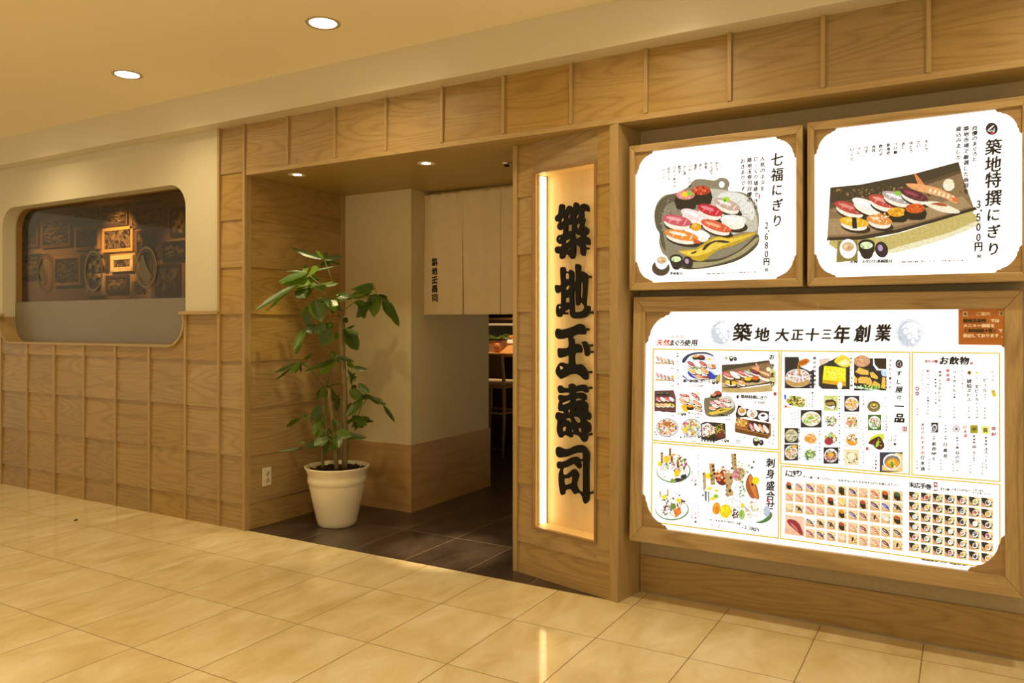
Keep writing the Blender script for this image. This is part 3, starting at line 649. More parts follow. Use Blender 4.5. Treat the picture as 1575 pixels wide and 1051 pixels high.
# a scrap of dark litter on the mall floor
lt_ = at_z(116, 801, 0); m = MB(Matrix.Translation(lt_) @ Matrix.Rotation(.5, 4, 'Z')); m.prism([[(-.012, 0), (-.004, .006), (.011, .009), (.014, .003), (.002, .001)]], -.006, .006)
o = obj('litter_scrap', m, BLACKP); prop(o, label='tiny dark scrap of litter lying on the beige floor below the left panelling', category='litter')

# ------------------------------------------------------------------ framed pictures inside, seen through the window
PY = 1.575
PICS = [
 ((112,185,195,262),'dark',  'small dark framed photograph, top left corner of the picture wall', 0),
 ((225,150,372,210),'dark',  'wide low dark framed photograph high on the left of the picture wall', 1),
 ((98,282,212,405), 'brown', 'brown framed picture at far left of the picture wall, below the small dark one', 2),
 ((228,238,392,402),'brown', 'large dim brown framed landscape left of centre on the picture wall', 1),
 ((408,168,540,270),'dark',  'dim dark framed photograph of a fish shape above the pale wood framed one', 3),
 ((415,286,552,416),'pale',  'pale wood framed photograph left of the brightly lit gold framed one', 2),
 ((410,120,540,160),'gold',  'gold edged frame cut off by the top of the window', 1),
 ((548,105,708,286),'dark',  'large dark framed photograph with diagonal light shapes at top centre', 4),
 ((570,288,740,426),'gold',  'gold framed photograph with pale characters, brightest on the picture wall', 5),
 ((724,170,915,290),'brown', 'wide brown framed photograph right of the large diagonal one', 4),
 ((755,88,885,160), 'dark',  'small dark framed photograph at the top right of the window', 3),
 ((753,302,892,465),'brown', 'tall brown framed photograph right of the gold framed one, behind an etched oval', 2),
 ((948,180,1040,340),'dark', 'dark framed photograph with round pale spots at the right end of the window', 6),
 ((906,366,1040,476),'black','black framed picture with a small glowing oval at right', 3),
 ((112,440,225,576),'black', 'black framed dark photograph in the lower left of the picture wall', 1),
 ((300,447,450,615),'pale',  'wood framed black photograph between the two left etched ovals', 1),
 ((478,442,600,536),'dark',  'dark framed group photograph behind the middle etched oval', 6),
 ((618,445,742,537),'white', 'ornate white framed photograph with ribbed edge', 5),
 ((482,548,580,672),'white', 'plain white framed picture at the bottom behind the middle etched oval', 2),
 ((590,556,712,652),'dark',  'dark framed photograph with a bright glare below the ornate white one', 1),
 ((735,586,832,690),'white', 'pale framed photograph at the bottom under the right etched oval', 6),
 ((864,495,1002,666),'red',  'dark red framed photograph with a small glare at lower right', 3),
]
FM = {'dark': (.05, .03, .018), 'brown': (.16, .09, .035), 'pale': (.55, .36, .15), 'gold': (.60, .36, .10), 'black': (.012, .009, .007), 'white': (.78, .66, .46), 'red': (.07, .015, .008)}
FMM = {k: mat('picture_frame_'+k, v, .35) for k, v in FM.items()}
def photomat(i, seed):
    m, nt, b = newmat('old_photograph'); N = nt.nodes.new; L = nt.links.new
    tc = N('ShaderNodeTexCoord'); mp = N('ShaderNodeMapping'); mp.inputs['Location'].default_value = (seed*3.1, 0, seed*1.7); L(tc.outputs['Object'], mp.inputs[0])
    if i in (1, 4):
        n = N('ShaderNodeTexNoise'); n.inputs['Scale'].default_value = 5; n.inputs['Detail'].default_value = 6; n.inputs['Distortion'].default_value = 2.5; mp.inputs['Rotation'].default_value = (0, .8, 0); mp.inputs['Scale'].default_value = (1, 1, 3.5); out = n.outputs['Fac']
    elif i == 6:
        n = N('ShaderNodeTexVoronoi'); n.inputs['Scale'].default_value = 18; out = n.outputs['Distance']
    else:
        n = N('ShaderNodeTexNoise'); n.inputs['Scale'].default_value = 9 if i != 5 else 14; n.inputs['Detail'].default_value = 5; n.inputs['Distortion'].default_value = 1.2; out = n.outputs['Fac']
    L(mp.outputs[0], n.inputs['Vector']); cr = N('ShaderNodeValToRGB'); e = cr.color_ramp.elements
    e[0].position = .43 if i != 6 else .25; e[0].color = (.02, .014, .009, 1); e[1].position = .74; e[1].color = (.34, .25, .15, 1); L(out, cr.inputs[0]); L(cr.outputs[0], b.inputs['Base Color']); b.inputs['Roughness'].default_value = .12
    return m
for idx, ((x0, y0, x1, y1), kind, lab, pk) in enumerate(PICS):
    A = at_y(*crop2((x0+x1)/2, y1), PY); B = at_y(*crop2((x0+x1)/2, y0), PY); lx = at_y(*crop2(x0, (y0+y1)/2), PY).x; rx = at_y(*crop2(x1, (y0+y1)/2), PY).x
    z0, z1 = A.z, B.z; z0 = max(z0, .9)
    t = thing('picture_frame', lab, 'picture', ((lx+rx)/2, 1.60, z0), 0, 'framed photographs on the dining room wall')
    fw = .035 if kind != 'white' else .05
    m = MB(); m.prism([[(lx, z0), (rx, z0), (rx, z1), (lx, z1)], [(lx+fw, z0+fw), (lx+fw, z1-fw), (rx-fw, z1-fw), (rx-fw, z0+fw)]], PY-.006, 1.60)
    obj('frame', m, FMM[kind], t, bevel=.004)
    m = MB(); m.box(lx+fw-.002, rx-fw+.002, PY+.004, PY+.010, z0+fw-.002, z1-fw+.002); obj('photograph', m, photomat(pk, idx), t)
    if kind == 'white':
        for za, zb in ((z1-fw+.004, z1-.004), (z0+.004, z0+fw-.004)):
            m = MB(); m.box(lx+.006, rx-.006, PY-.008, PY-.0055, za, zb)
            for k in range(12): xx = lx+.02+(rx-lx-.04)*k/11; m.box(xx-.008, xx+.008, PY-.012, PY-.0075, za, zb)
            obj('ribbed_moulding', m, FMM[kind], t)
# picture lights inside
c = at_y(*crop2(665, 380), PY)
spot('picture_wall_beam', (c.x+.1, .85, 2.6), (c.x, PY, c.z), 120, 56, .7, .02, (1, .62, .26))
spot('picture_wall_beam', (c.x-1.6, .9, 2.6), (c.x-1.3, PY, c.z-.2), 26, 80, .8, .02, (1, .62, .26))
spot('picture_wall_beam', (c.x+1.3, .9, 2.6), (c.x+1.1, PY, c.z-.3), 26, 70, .8, .02, (1, .62, .26))

# ------------------------------------------------------------------ bar behind the doorway
def zd(a, b): return 720+a/4.04, 460+b/4.04
CYB = 3.74
ctop = at_y(*zd(210, 338), CYB)
xl, xr = ctop.x-1.2, ctop.x+1.4
t = thing('bar_counter', 'timber sushi counter beyond the doorway with a dark recessed front', 'counter', (ctop.x, CYB, 0))
m = MB(); m.box(xl, xr, CYB, CYB+.42, ctop.z-.035, ctop.z); obj('counter_top', m, wood('bar_oak', 'x', tint=0, light=(.62, .34, .12), dark=(.45, .22, .07)), t, bevel=.003)
m = MB(); m.box(xl, xr, CYB+.30, CYB+.40, 0, ctop.z-.035); obj('counter_front', m, mat('dark_bar_front', (.03, .014, .007), .6), t)
t = thing('counter_ledge', 'raised timber ledge behind the sushi counter carrying the display case', 'ledge', (ctop.x, CYB+.6, 0))
m = MB(); m.box(xl, xr, CYB+.425, CYB+.80, 0, ctop.z+.10); obj('ledge', m, wood('bar_oak_2', 'x', tint=0, light=(.50, .26, .09), dark=(.36, .17, .05)), t)
g0 = at_y(*zd(210, 262), CYB+.45).z; g1 = at_y(*zd(210, 165), CYB+.45).z
t = thing('sushi_display_case', 'lit glass display case with green garnish standing on the bar counter', 'display case', (ctop.x, CYB+.6, ctop.z+.1))
m = MB(); m.box(xl+.1, xr-.1, CYB+.44, CYB+.78, ctop.z+.10, g0+.02); obj('case_base', m, mat('case_white', (.8, .72, .55), .4, emit=(1, .75, .45), es=.5), t)
m = MB(); m.box(xl+.1, xr-.1, CYB+.46, CYB+.76, g1, g1+.025); obj('case_lid', m, WHITEP, t)
m = MB(); m.box(xl+.1, xr-.1, CYB+.74, CYB+.76, g0+.02, g1); obj('case_back', m, mat('case_dark', (.03, .03, .022), .3), t)
m = MB(); random.seed(3)
for i in range(420):
    x = random.uniform(ctop.x-.5, ctop.x+.6); z = g0+.025+random.random()*(.035+.02*math.sin(x*23)); a = random.uniform(0, 6.28)
    m.xf = Matrix.Translation((x, CYB+.50+random.uniform(-.03, .05), z)) @ Matrix.Rotation(a, 4, 'Z') @ Matrix.Rotation(random.uniform(-1, 1), 4, 'X'); m.prism([[(-.02, 0), (0, .012), (.02, 0), (0, -.012)]], -.001, .001)
m.xf = None; obj('garnish_leaves', m, mat('garnish_green', (.12, .20, .02), .5), t, kind='stuff')
for i, (dx, lb) in enumerate(((-.16, 'left piece of orange fish in the display case'), (.03, 'right piece of orange fish in the display case'))):
    m = MB(Matrix.Translation((ctop.x+dx, CYB+.50, g0+.05)) @ Matrix.Diagonal((1, .6, .45, 1))); m.lathe([(0, -.04), (.04, -.03), (.06, 0), (.04, .03), (0, .04)], (0, 0, 0), 16)
    o = obj('fish_portion', m, mat('orange_fish', (.75, .28, .06), .4)); prop(o, label=lb, category='fish', group='fish in the display case')
m = MB()
z2 = at_y(*zd(210, 120), CYB+.6).z
t = thing('wall_shelf', 'plain timber shelf above the display case beyond the doorway', 'shelf', (ctop.x, CYB+.9, z2))
m.box(xl+.4, xr, CYB+.85, CYB+1.1, z2-.02, z2+.01); m.box(xl+.4, xr, CYB+.85, CYB+1.1, z2+.05, z2+.07); obj('board', m, wood('bar_oak_3', 'x', tint=0, light=(.55, .30, .12), dark=(.4, .2, .07)), t)
for xa in (xl+.42, xr-.05): m = MB(); m.box(xa, xa+.04, CYB+.86, CYB+1.8, z2-.02, z2+.07); obj('bracket', m, BLACKP, t)
A = at_y(*zd(135, 250), CYB+.3); B = at_y(*zd(220, 330), CYB+.3)
t = thing('patterned_box', 'dark lidded patterned box standing on the sushi counter', 'box', ((A.x+B.x)/2, CYB+.33, ctop.z))
m = MB(); m.box(A.x-.1, B.x, CYB+.26, CYB+.38, ctop.z, A.z-.01); obj('box_body', m, mat('patterned_paper', (.48, .31, .19), .6, var=.9, vscale=70), t)
m = MB(); m.box(A.x-.105, B.x+.005, CYB+.255, CYB+.385, A.z-.01, A.z+.004); obj('box_lid', m, BLACKP, t)
A = at_y(*zd(155, 275), CYB+.12); B = at_y(*zd(188, 332), CYB+.12)
t = thing('tea_cup', 'orange brown cup standing on the sushi counter in front of the patterned box', 'cup', ((A.x+B.x)/2, CYB+.15, ctop.z))
m = MB(); rr = (B.x-A.x)/2; m.lathe([(0, 0), (rr*.85, 0), (rr, .05), (rr, A.z-ctop.z), (rr*.9, A.z-ctop.z), (rr*.85, .02), (0, .02)], ((A.x+B.x)/2, CYB+.15, ctop.z), 24); obj('body', m, mat('orange_cup', (.55, .20, .06), .4), t)
A = at_y(*zd(225, 285), CYB+.2)
t = thing('menu_holder', 'slanted orange wooden menu stand on the sushi counter at right', 'stand', (A.x+.1, CYB+.2, ctop.z))
m = MB(); m.add([(A.x, CYB+.1, ctop.z), (A.x+.3, CYB+.1, ctop.z), (A.x+.3, CYB+.3, ctop.z), (A.x, CYB+.3, ctop.z), (A.x, CYB+.28, A.z-.01), (A.x+.3, CYB+.28, A.z+.02), (A.x+.3, CYB+.3, A.z+.02), (A.x, CYB+.3, A.z-.01)], [(0,3,2,1),(4,5,6,7),(0,1,5,4),(1,2,6,5),(2,3,7,6),(3,0,4,7)]); obj('body', m, mat('orange_wood', (.62, .30, .08), .5), t)
# stools
SEATW = mat('stool_wood', (.50, .30, .12), .45); SEATC = mat('stool_cushion', (.62, .48, .32), .8)
foot = at_z(773.2, 703, 0)
def px2z(py, p): return at_y(773, py, p.y).z
def stool(base, lab):
    x, y = base.x, base.y
    s = thing('bar_stool', lab, 'stool', (x, y, 0), 0, 'stools at the sushi counter')
    sz = 1.35-(591.5-499.8)/((703-499.8))*1.35; bz = 1.35-(546.5-499.8)/(703-499.8)*1.35
    wd = .40; dp = .38
    # rear leg at lower right faces the door; seat runs left and inward
    for (lx, ly, top) in ((0, 0, bz), (-wd, 0, bz), (0, dp, sz-.04), (-wd, dp, sz-.04)):
        m = MB(); m.tube([(x+lx, y+ly, 0), (x+lx+.010, y+ly+.015, sz*.55), (x+lx+.004, y+ly+.02, sz), (x+lx-.004, y+ly-.01*(top > sz), top)], [.013, .017, .020, .016], 8); obj('leg', m, SEATW, s)
    m = MB(); m.box(x-wd-.015, x+.022, y, y+dp+.03, sz-.045, sz-.012); obj('seat_frame', m, SEATW, s, bevel=.004)
    m = MB(); m.box(x-wd-.02, x+.026, y-.005, y+dp+.035, sz-.012, sz+.022); obj('seat', m, SEATC, s, bevel=.010)
    m = MB(); m.box(x-wd, x, y-.008, y+.010, sz+.07, bz); obj('backrest', m, mat('stool_back', (.24, .12, .05), .5), s, bevel=.004)
    fz_ = 1.35-(637-499.8)/(703-499.8)*1.35
    m = MB()
    for a_, b_ in (((0, 0), (-wd, 0)), ((0, dp), (-wd, dp)), ((0, 0), (0, dp)), ((-wd, 0), (-wd, dp))):
        m.tube([(x+a_[0]+.005, y+a_[1]+.008, fz_), (x+b_[0]+.005, y+b_[1]+.008, fz_)], .010, 8)
    obj('footrest', m, SEATW, s)
    return s
stool(foot, 'pale wooden bar stool with a cream seat, seen through the doorway, nearer the wall')
stool(foot+Vector((.56, .02, 0)), 'pale wooden bar stool half hidden behind the slanting pillar, at right')
spot('bar_beam', (ctop.x-.1, CYB+.1, 2.45), (ctop.x, CYB+.4, ctop.z), 110, 62, .6, .03, (1, .68, .34))
spot('bar_beam', (foot.x+.3, foot.y+.6, 2.45), (foot.x+.1, foot.y+.4, 0), 5, 70, .6, .03, (1, .60, .25))
spot('entrance_beam', (-.6, 1.5, 2.30), (-.7, 1.5, 0), 2.5, 110, .6, .03)

# ------------------------------------------------------------------ backlit menu boxes
GC = {}
def glyph(ch, weight=0.0):
    weight = 0.0; k = (ch, weight)
    if k in GC: return GC[k]
    cu = bpy.data.curves.new('g', 'FONT'); cu.body = ch; cu.resolution_u = 2; cu.offset = weight
    o = bpy.data.objects.new('g', cu); COL.objects.link(o); bpy.context.view_layer.update()
    me = bpy.data.meshes.new_from_object(o.evaluated_get(bpy.context.evaluated_depsgraph_get()))
    vs = [(v.co.x, v.co.y) for v in me.vertices]; fs = [tuple(p.vertices) for p in me.polygons]
    if vs:
        xs = [v[0] for v in vs]; ys = [v[1] for v in vs]
        box = (min(xs), max(xs), min(ys), max(ys))
    else: box = (0, .5, 0, .5)
    bpy.data.objects.remove(o); bpy.data.curves.remove(cu); bpy.data.meshes.remove(me)
    GC[k] = (vs, fs, box); return GC[k]
class Poster:
    # flat print on the face of one light box: photo points are carried onto its plane, layers lie 0.05 mm apart
    def __init__(s, y0, slope, zref, off): s.y0, s.k, s.zr, s.off = y0, slope, zref, off; s.pic = MB(); s.ink = MB(); s.n = 0; s.tf = (0, 0, 1)
    def crop(s, ox, oy, sc): s.tf = (ox, oy, sc); s.n = 0
    def px(s, a, b): ox, oy, sc = s.tf; return ox+a/sc, oy+b/sc
    def xz(s, a, b):
        d = ray(*s.px(a, b)); t = (s.y0+s.off+s.k*(CAM.z-s.zr)-CAM.y)/(d.y-s.k*d.z); p = CAM+d*t; return p.x, p.z
    def P(s, x, z, lay): return (x, s.y0+s.off+s.k*(z-s.zr)-.0004-.00004*lay, z)
    def raw(s, pts, col, lay=None):
        s.n += 1; lay = s.n if lay is None else lay
        s.pic.add([s.P(x, z, lay) for x, z in pts], [tuple(t) for t in tessellate_polygon([[Vector((x, z, 0)) for x, z in pts]])], hexc(col))
    def poly(s, col, pts, sm=0): q = [s.xz(*p) for p in pts]; s.raw(smooth_loop(q, sm) if sm else q, col)
    def rect(s, col, x0, y0, x1, y1): s.poly(col, [(x0, y0), (x1, y0), (x1, y1), (x0, y1)])
    def ell(s, col, cx, cy, rx, ry, a=0, n=18):
        a = math.radians(a); s.poly(col, [(cx+rx*math.cos(t)*math.cos(a)-ry*math.sin(t)*math.sin(a), cy+rx*math.cos(t)*math.sin(a)+ry*math.sin(t)*math.cos(a)) for t in [2*math.pi*k/n for k in range(n)]])
    def specks(s, cols, cx, cy, rx, ry, n, sz, seed=1, asp=.6):
        R = random.Random(seed); lay0 = s.n
        for i in range(n):
            a = R.uniform(0, 6.28); q = math.sqrt(R.random()); x, y = cx+rx*q*math.cos(a), cy+ry*q*math.sin(a); z = sz*R.uniform(.4, 1.0)
            s.n = lay0+(i % 12); s.ell(R.choice(cols), x, y, z, z*asp, R.uniform(0, 180), 7)
        s.n = lay0+12
    def line(s, col, pts, w, closed=False):
        q = [s.px(*p) for p in pts]; q = q+[q[0]] if closed else q
        ox = s.tf; s.tf = (0, 0, 1)
        for (x0, y0), (x1, y1) in zip(q[:-1], q[1:]):
            l = math.hypot(x1-x0, y1-y0) or 1; tx, ty = (x1-x0)/l*w/2, (y1-y0)/l*w/2
            n_ = s.n; s.poly(col, [(x0-tx-ty, y0-ty+tx), (x1+tx-ty, y1+ty+tx), (x1+tx+ty, y1+ty-tx), (x0-tx+ty, y0-ty-tx)]); s.n = n_
        s.n += 1; s.tf = ox
    def ch(s, c, cx, cy, size, w=0.012, col=None, aspect=1, rot=0, italic=0):
        if c in '　 ': return
        vs, fs, (x0, x1, y0, y1) = glyph(c, w)
        small = c in '、。っィョ・'
        X, Z = s.xz(cx, cy); X2, Z2 = s.xz(cx, cy-size/2); h = abs(Z2-Z)*2*.98
        mx, my = ((x0+x1)/2, (y0+y1)/2) if not small else (.5 if c in 'っィョ・' else .0, .36 if c in 'っィョ・' else .55)
        if c.isascii(): mx, my, h = (x0+x1)/2, .35, h*1.15
        if small: h *= .75
        cr, sr = math.cos(rot), math.sin(rot); out = []
        for a, b in vs:
            u, v = (a-mx)*h*aspect+italic*(b-my)*h, (b-my)*h
            out.append((X+u*cr-v*sr, Z+u*sr+v*cr))
        e = h*(w*1.2+.012)+.00035; sh = [(-e, -e*.5), (e, e*.5), (0, e*.7), (0, -e*.7)]
        for q, (dx, dz) in enumerate(sh):
            if col: s.pic.add([s.P(x+dx, z+dz, 70+q*.3) for x, z in out], fs, hexc(col))
            else: s.ink.add([s.P(x+dx, z+dz, 75+q*.3) for x, z in out], fs)
    def vert(s, txt, x0, y0, x1, y1, size, w=.006, col=None, asp=1):      # column, first char centre to last char centre
        n = len(txt)
        for i, c in enumerate(txt):
            f = i/(n-1) if n > 1 else 0
            r = -math.pi/2 if c in 'ー〜' else 0
            s.ch(c, x0+(x1-x0)*f, y0+(y1-y0)*f, size, w, col, asp, r, .12 if not r else 0)
    def horiz(s, txt, x0, y0, x1, y1, size, w=.006, col=None, asp=1): 
        n = len(txt)
        for i, c in enumerate(txt): f = i/(n-1) if n > 1 else 0; s.ch(c, x0+(x1-x0)*f, y0+(y1-y0)*f, size, w, col, asp)
    def rotd(s, txt, x, y0, y1, size, col='#9a9fb8'):                     # Latin line turned a quarter, read downwards
        n = len(txt)
        for i, c in enumerate(txt):
            if c != ' ': s.ch(c, x, y0+(y1-y0)*i/(n-1), size, 0, col, .8, -math.pi/2)
    def sushi(s, x, y, L, H, top, hi, ang=15, rice=True, band=None):
        if rice: s.ell('#2a1a10', x+L*.06, y+H*.45, L*.52, H*.42, ang); s.ell('#fdeed8', x, y+H*.25, L*.46, H*.40, ang)
        s.ell(top, x, y-H*.02, L*.52, H*.38, ang); s.ell(hi, x-L*.10, y-H*.14, L*.28, H*.12, ang)
        a = math.radians(ang)
        for q in (-.22, .05, .30): s.ell(hi, x+L*q*math.cos(a), y+L*q*math.sin(a), H*.045, H*.26, ang+18, 8)
        if band: s.poly(band, [(x-L*.08, y-H*.4), (x+L*.08, y-H*.38), (x+L*.10, y+H*.5), (x-L*.06, y+H*.5)])
    def gunkan(s, x, y, r, h, cols, seed=1):
        s.poly('#15100c', [(x-r, y), (x+r, y), (x+r*1.05, y+h), (x+r*.2, y+h*1.15), (x-r*.95, y+h)], 2); s.ell(cols[0], x, y, r, r*.5); s.specks(cols, x, y, r*.85, r*.42, 34, r*.14, seed, .9)

def cover(s): pass
def bracket(mb, post, cx, cz, sx, sz, bx, bz):
    prof = [(1, 0), (.92, .10), (.79, .12), (.74, .17), (.61, .20), (.45, .30), (.30, .45), (.20, .61), (.17, .74), (.12, .79), (.10, .92), (0, 1.0)]
    loop = [(cx, cz)]+[(cx+sx*u*bx, cz+sz*v*bz) for u, v in prof]
    tri = tessellate_polygon([[Vector((a, b, 0)) for a, b in loop]]); n = len(loop)
    vs = [(x, post.y0+post.off+post.k*(z-post.zr)-.009, z) for x, z in loop]+[(x, post.y0+post.off+post.k*(z-post.zr)-.003, z) for x, z in loop]
    fs = [tuple(t) for t in tri]
    for i in range(n): j = (i+1) % n; fs.append((i, j, j+n, i+n))
    mb.add(vs, fs)
def lightbox(label, X0, X1, Z0, Z1, fx, fz, y0, slope, zref, bx, bz):
    t = thing('menu_light_box', label, 'sign', ((X0+X1)/2, y0, Z0))
    yy = lambda z, o: y0+slope*(z-zref)+o
    def rail(pts, nm, m_):
        vs = [(x, yy(z, 0), z) for x, z in pts]+[(x, RY-.002, z) for x, z in pts]; mb = MB()
        mb.add(vs, [(0,1,2,3), (7,6,5,4), (0,4,5,1), (1,5,6,2), (2,6,7,3), (3,7,4,0)]); obj(nm, mb, m_, t, bevel=.003)
    ix0, ix1, iz0, iz1 = X0+fx, X1-fx, Z0+fz, Z1-fz
    rail([(X0, Z0), (X1, Z0), (ix1, iz0), (ix0, iz0)], 'frame_rail', FRX); rail([(X0, Z1), (ix0, iz1), (ix1, iz1), (X1, Z1)], 'frame_rail', FRX)
    rail([(X0, Z0), (ix0, iz0), (ix0, iz1), (X0, Z1)], 'frame_stile', FRZ); rail([(X1, Z0), (X1, Z1), (ix1, iz1), (ix1, iz0)], 'frame_stile', FRZ)
    mb = MB(); e = .004; c = [(ix0-e, iz0-e), (ix1+e, iz0-e), (ix1+e, iz1+e), (ix0-e, iz1+e)]
    mb.add([(x, yy(z, .022), z) for x, z in c]+[(x, yy(z, .026), z) for x, z in c], [(0,1,2,3), (7,6,5,4), (0,4,5,1), (1,5,6,2), (2,6,7,3), (3,7,4,0)])
    po = obj('backlit_panel', mb, PANEL, t); post = Poster(y0, slope, zref, .022)
    for sx, sz in ((1, 1), (-1, 1), (1, -1), (-1, -1)):
        mb = MB(); bracket(mb, post, ix0 if sx > 0 else ix1, iz0 if sz > 0 else iz1, sx, sz, bx, bz); obj('corner_bracket', mb, BRK, t)
    return t, po, post
def finish(post, po):
    obj('food_picture', post.pic, PRINT, po, fixn=False); 
    if post.ink.v: obj('lettering', post.ink, INK, po, fixn=False)
def soup(p, x, y, r, k=1):      # white cup, black bowl, dark lid
    p.ell('#ffffff', x, y, r, r*1.15); p.ell('#d8b888', x, y-r*.25, r*.72, r*.55); p.ell('#f0d0a0', x-r*.2, y-r*.3, r*.3, r*.2); p.ell('#c89860', x+r*.2, y-r*.1, r*.3, r*.2)
    p.poly('#1a1216', [(x+r*1.2, y-r*.7), (x+r*3.1, y-r*.7), (x+r*2.8, y+r*.9), (x+r*2.2, y+r*1.2), (x+r*1.6, y+r*.9)], 2); p.ell('#1a1216', x+r*2.15, y-r*.5, r*.98, r*.62)
    p.ell('#e8f4c0', x+r*2.15, y-r*.4, r*.74, r*.42); p.specks(['#6aa838', '#b8e070', '#f8ffe0'], x+r*2.15, y-r*.4, r*.6, r*.3, 12, r*.14, 2)
    p.ell('#221420', x+r*3.9, y+r*.1, r*.75, r*.95, -15); p.ell('#b898b8', x+r*3.75, y-r*.1, r*.3, r*.4, -15)
NOTE = '※価格は税抜き価格で表示しております。　写真は盛り付けの一例です。'

# ---- upper left box
tL, pL, p = lightbox('lit menu box showing sushi on a round grey plate, upper left of the three', .509, 1.3115, 1.518, 2.2225, .0275, .036, .03, 0, 0, .088, .105)
p.crop(960, 180, 3.893)
p.poly('#8c8268', [(180,590),(195,520),(240,470),(310,455),(380,420),(410,385),(450,370),(540,380),(570,365),(610,368),(630,400),(625,440),(700,450),(760,480),(800,560),(808,620),(800,700),(798,770),(700,850),(580,890),(430,912),(330,905),(240,830),(210,760),(212,700),(190,660)], 3)
p.poly('#5b543f', [(183,590),(198,525),(245,478),(312,462),(340,500),(260,520),(225,600),(235,700),(250,800),(225,770),(212,700),(192,660)], 3)
p.poly('#c9c2ae', [(420,440),(620,440),(740,480),(785,560),(795,680),(700,690),(560,720),(470,600)], 3)
p.poly('#e9e6dc', [(600,450),(720,470),(780,560),(760,620),(700,560),(560,500)], 3)
p.poly('#4a4330', [(340,860),(560,850),(700,790),(797,700),(799,770),(700,850),(560,893),(420,913),(340,900)], 3)
p.poly('#a89a6c', [(400,870),(560,865),(700,800),(795,720),(795,750),(700,830),(560,880),(420,905)], 3)
p.ell('#8c8268', 597, 402, 34, 36); p.ell('#ffffff', 585, 405, 17, 20)
p.specks(['#9c9278', '#6d6650', '#b5ac94', '#565040'], 330, 620, 120, 150, 120, 7, 4); p.specks(['#d8d4c6', '#b9b2a0', '#f2f0ea'], 660, 580, 110, 90, 90, 8, 5)
p.crop(960, 180, 3.893); p.n = 40
p.gunkan(462, 440, 56, 78, ['#c2361c', '#e2502c', '#8e1c0e', '#f07a50'], 1); p.gunkan(368, 468, 56, 80, ['#e58d84', '#f3b0a4', '#d0685e'], 2)
p.ell('#ffd21e', 365, 465, 18, 17); p.ell('#8cc63a', 395, 458, 16, 14)
p.sushi(618, 525, 160, 78, '#c9a894', '#f4ece6', 20); p.ell('#a8d838', 612, 495, 22, 16); p.ell('#5d9a20', 605, 500, 9, 7)
p.sushi(515, 560, 150, 84, '#c8142a', '#f08090', 18); p.sushi(420, 590, 160, 78, '#f2dcd4', '#ffffff', 20); p.sushi(318, 622, 170, 84, '#cf5560', '#f2a8ac', 12)
p.sushi(655, 620, 150, 84, '#f6efe2', '#ffffff', 5); p.sushi(552, 655, 185, 72, '#e05a34', '#f8b088', 18); p.sushi(440, 700, 150, 72, '#f8f4ec', '#ffffff', 14); p.ell('#e8a01c', 432, 660, 32, 24); p.ell('#f8c850', 425, 652, 14, 9)
p.sushi(345, 710, 200, 76, '#f08a28', '#fff0d8', 12); p.poly('#d8501e', [(420, 730), (460, 745), (455, 760), (415, 755)])
p.poly('#c8a020', [(330,800),(430,790),(500,740),(560,715),(620,725),(700,705),(795,690),(760,720),(660,770),(560,800),(480,860),(430,860),(360,825)], 3)
p.poly('#f0cc48', [(335,805),(440,795),(510,748),(570,722),(640,730),(780,698),(700,735),(600,770),(500,815),(420,835),(360,820)], 3)
p.poly('#2c1c12', [(470,795),(490,765),(540,742),(600,740),(640,752),(600,756),(550,750),(510,770),(485,798)], 2); p.poly('#3a2616', [(400, 815), (440, 800), (430, 815), (408, 822)])
p.ell('#4a3a2c', 222, 905, 54, 48); soup(p, 228, 868, 40)
for (a, x, y) in (('七', 916, 254), ('福', 916, 346), ('に', 917, 438), ('ぎ', 920, 527), ('り', 918, 622)): p.ch(a, x, y, 88 if a in '七福' else 80, .006, aspect=.86, italic=.08)
for s_, x, y0, y1, z in (('人気のネタを', 829, 250, 430, 31), ('じっくり堪能できる', 790, 252, 540, 31), ('築地玉寿司自慢の', 751, 258, 498, 31), ('おきまりです', 712, 265, 432, 31),
    ('中とろ、', 556, 278, 335, 21), ('かんぱち、', 523, 278, 360, 21), ('赤身、', 490, 282, 322, 21), ('あじ、', 458, 288, 325, 21), ('海老、', 427, 290, 325, 21), ('いかうにのせ', 394, 295, 415, 21), ('かに身、', 363, 300, 360, 21), ('数の子、', 332, 300, 350, 21), ('穴子一本づけ、', 300, 305, 440, 21), ('ねぎとろ、', 268, 310, 395, 21), ('いくら', 239, 318, 364, 21)): p.vert(s_, x, y0, x, y1, z, .008)
for a, y in (('２', 650), (',', 665), ('６', 718), ('８', 770), ('０', 822), ('円', 868)): p.ch(a, 853+(13 if a == ',' else 0), y, 52, .012, aspect=.62 if a not in '円、' else .75)
p.ch('税', 854, 916, 22, .01); p.ch('+', 854, 895, 10, 0)
p.rotd('Shichifuku nigiri sushi', 973, 228, 368, 13)
p.horiz('お椀・茶碗蒸付', 228, 936, 340, 938, 19, .012); p.horiz(NOTE, 492, 940, 812, 928, 10, 0, '#505060')
p.poly('#c03050', [(808, 455), (816, 470), (812, 500), (806, 485)])
finish(p, pL)

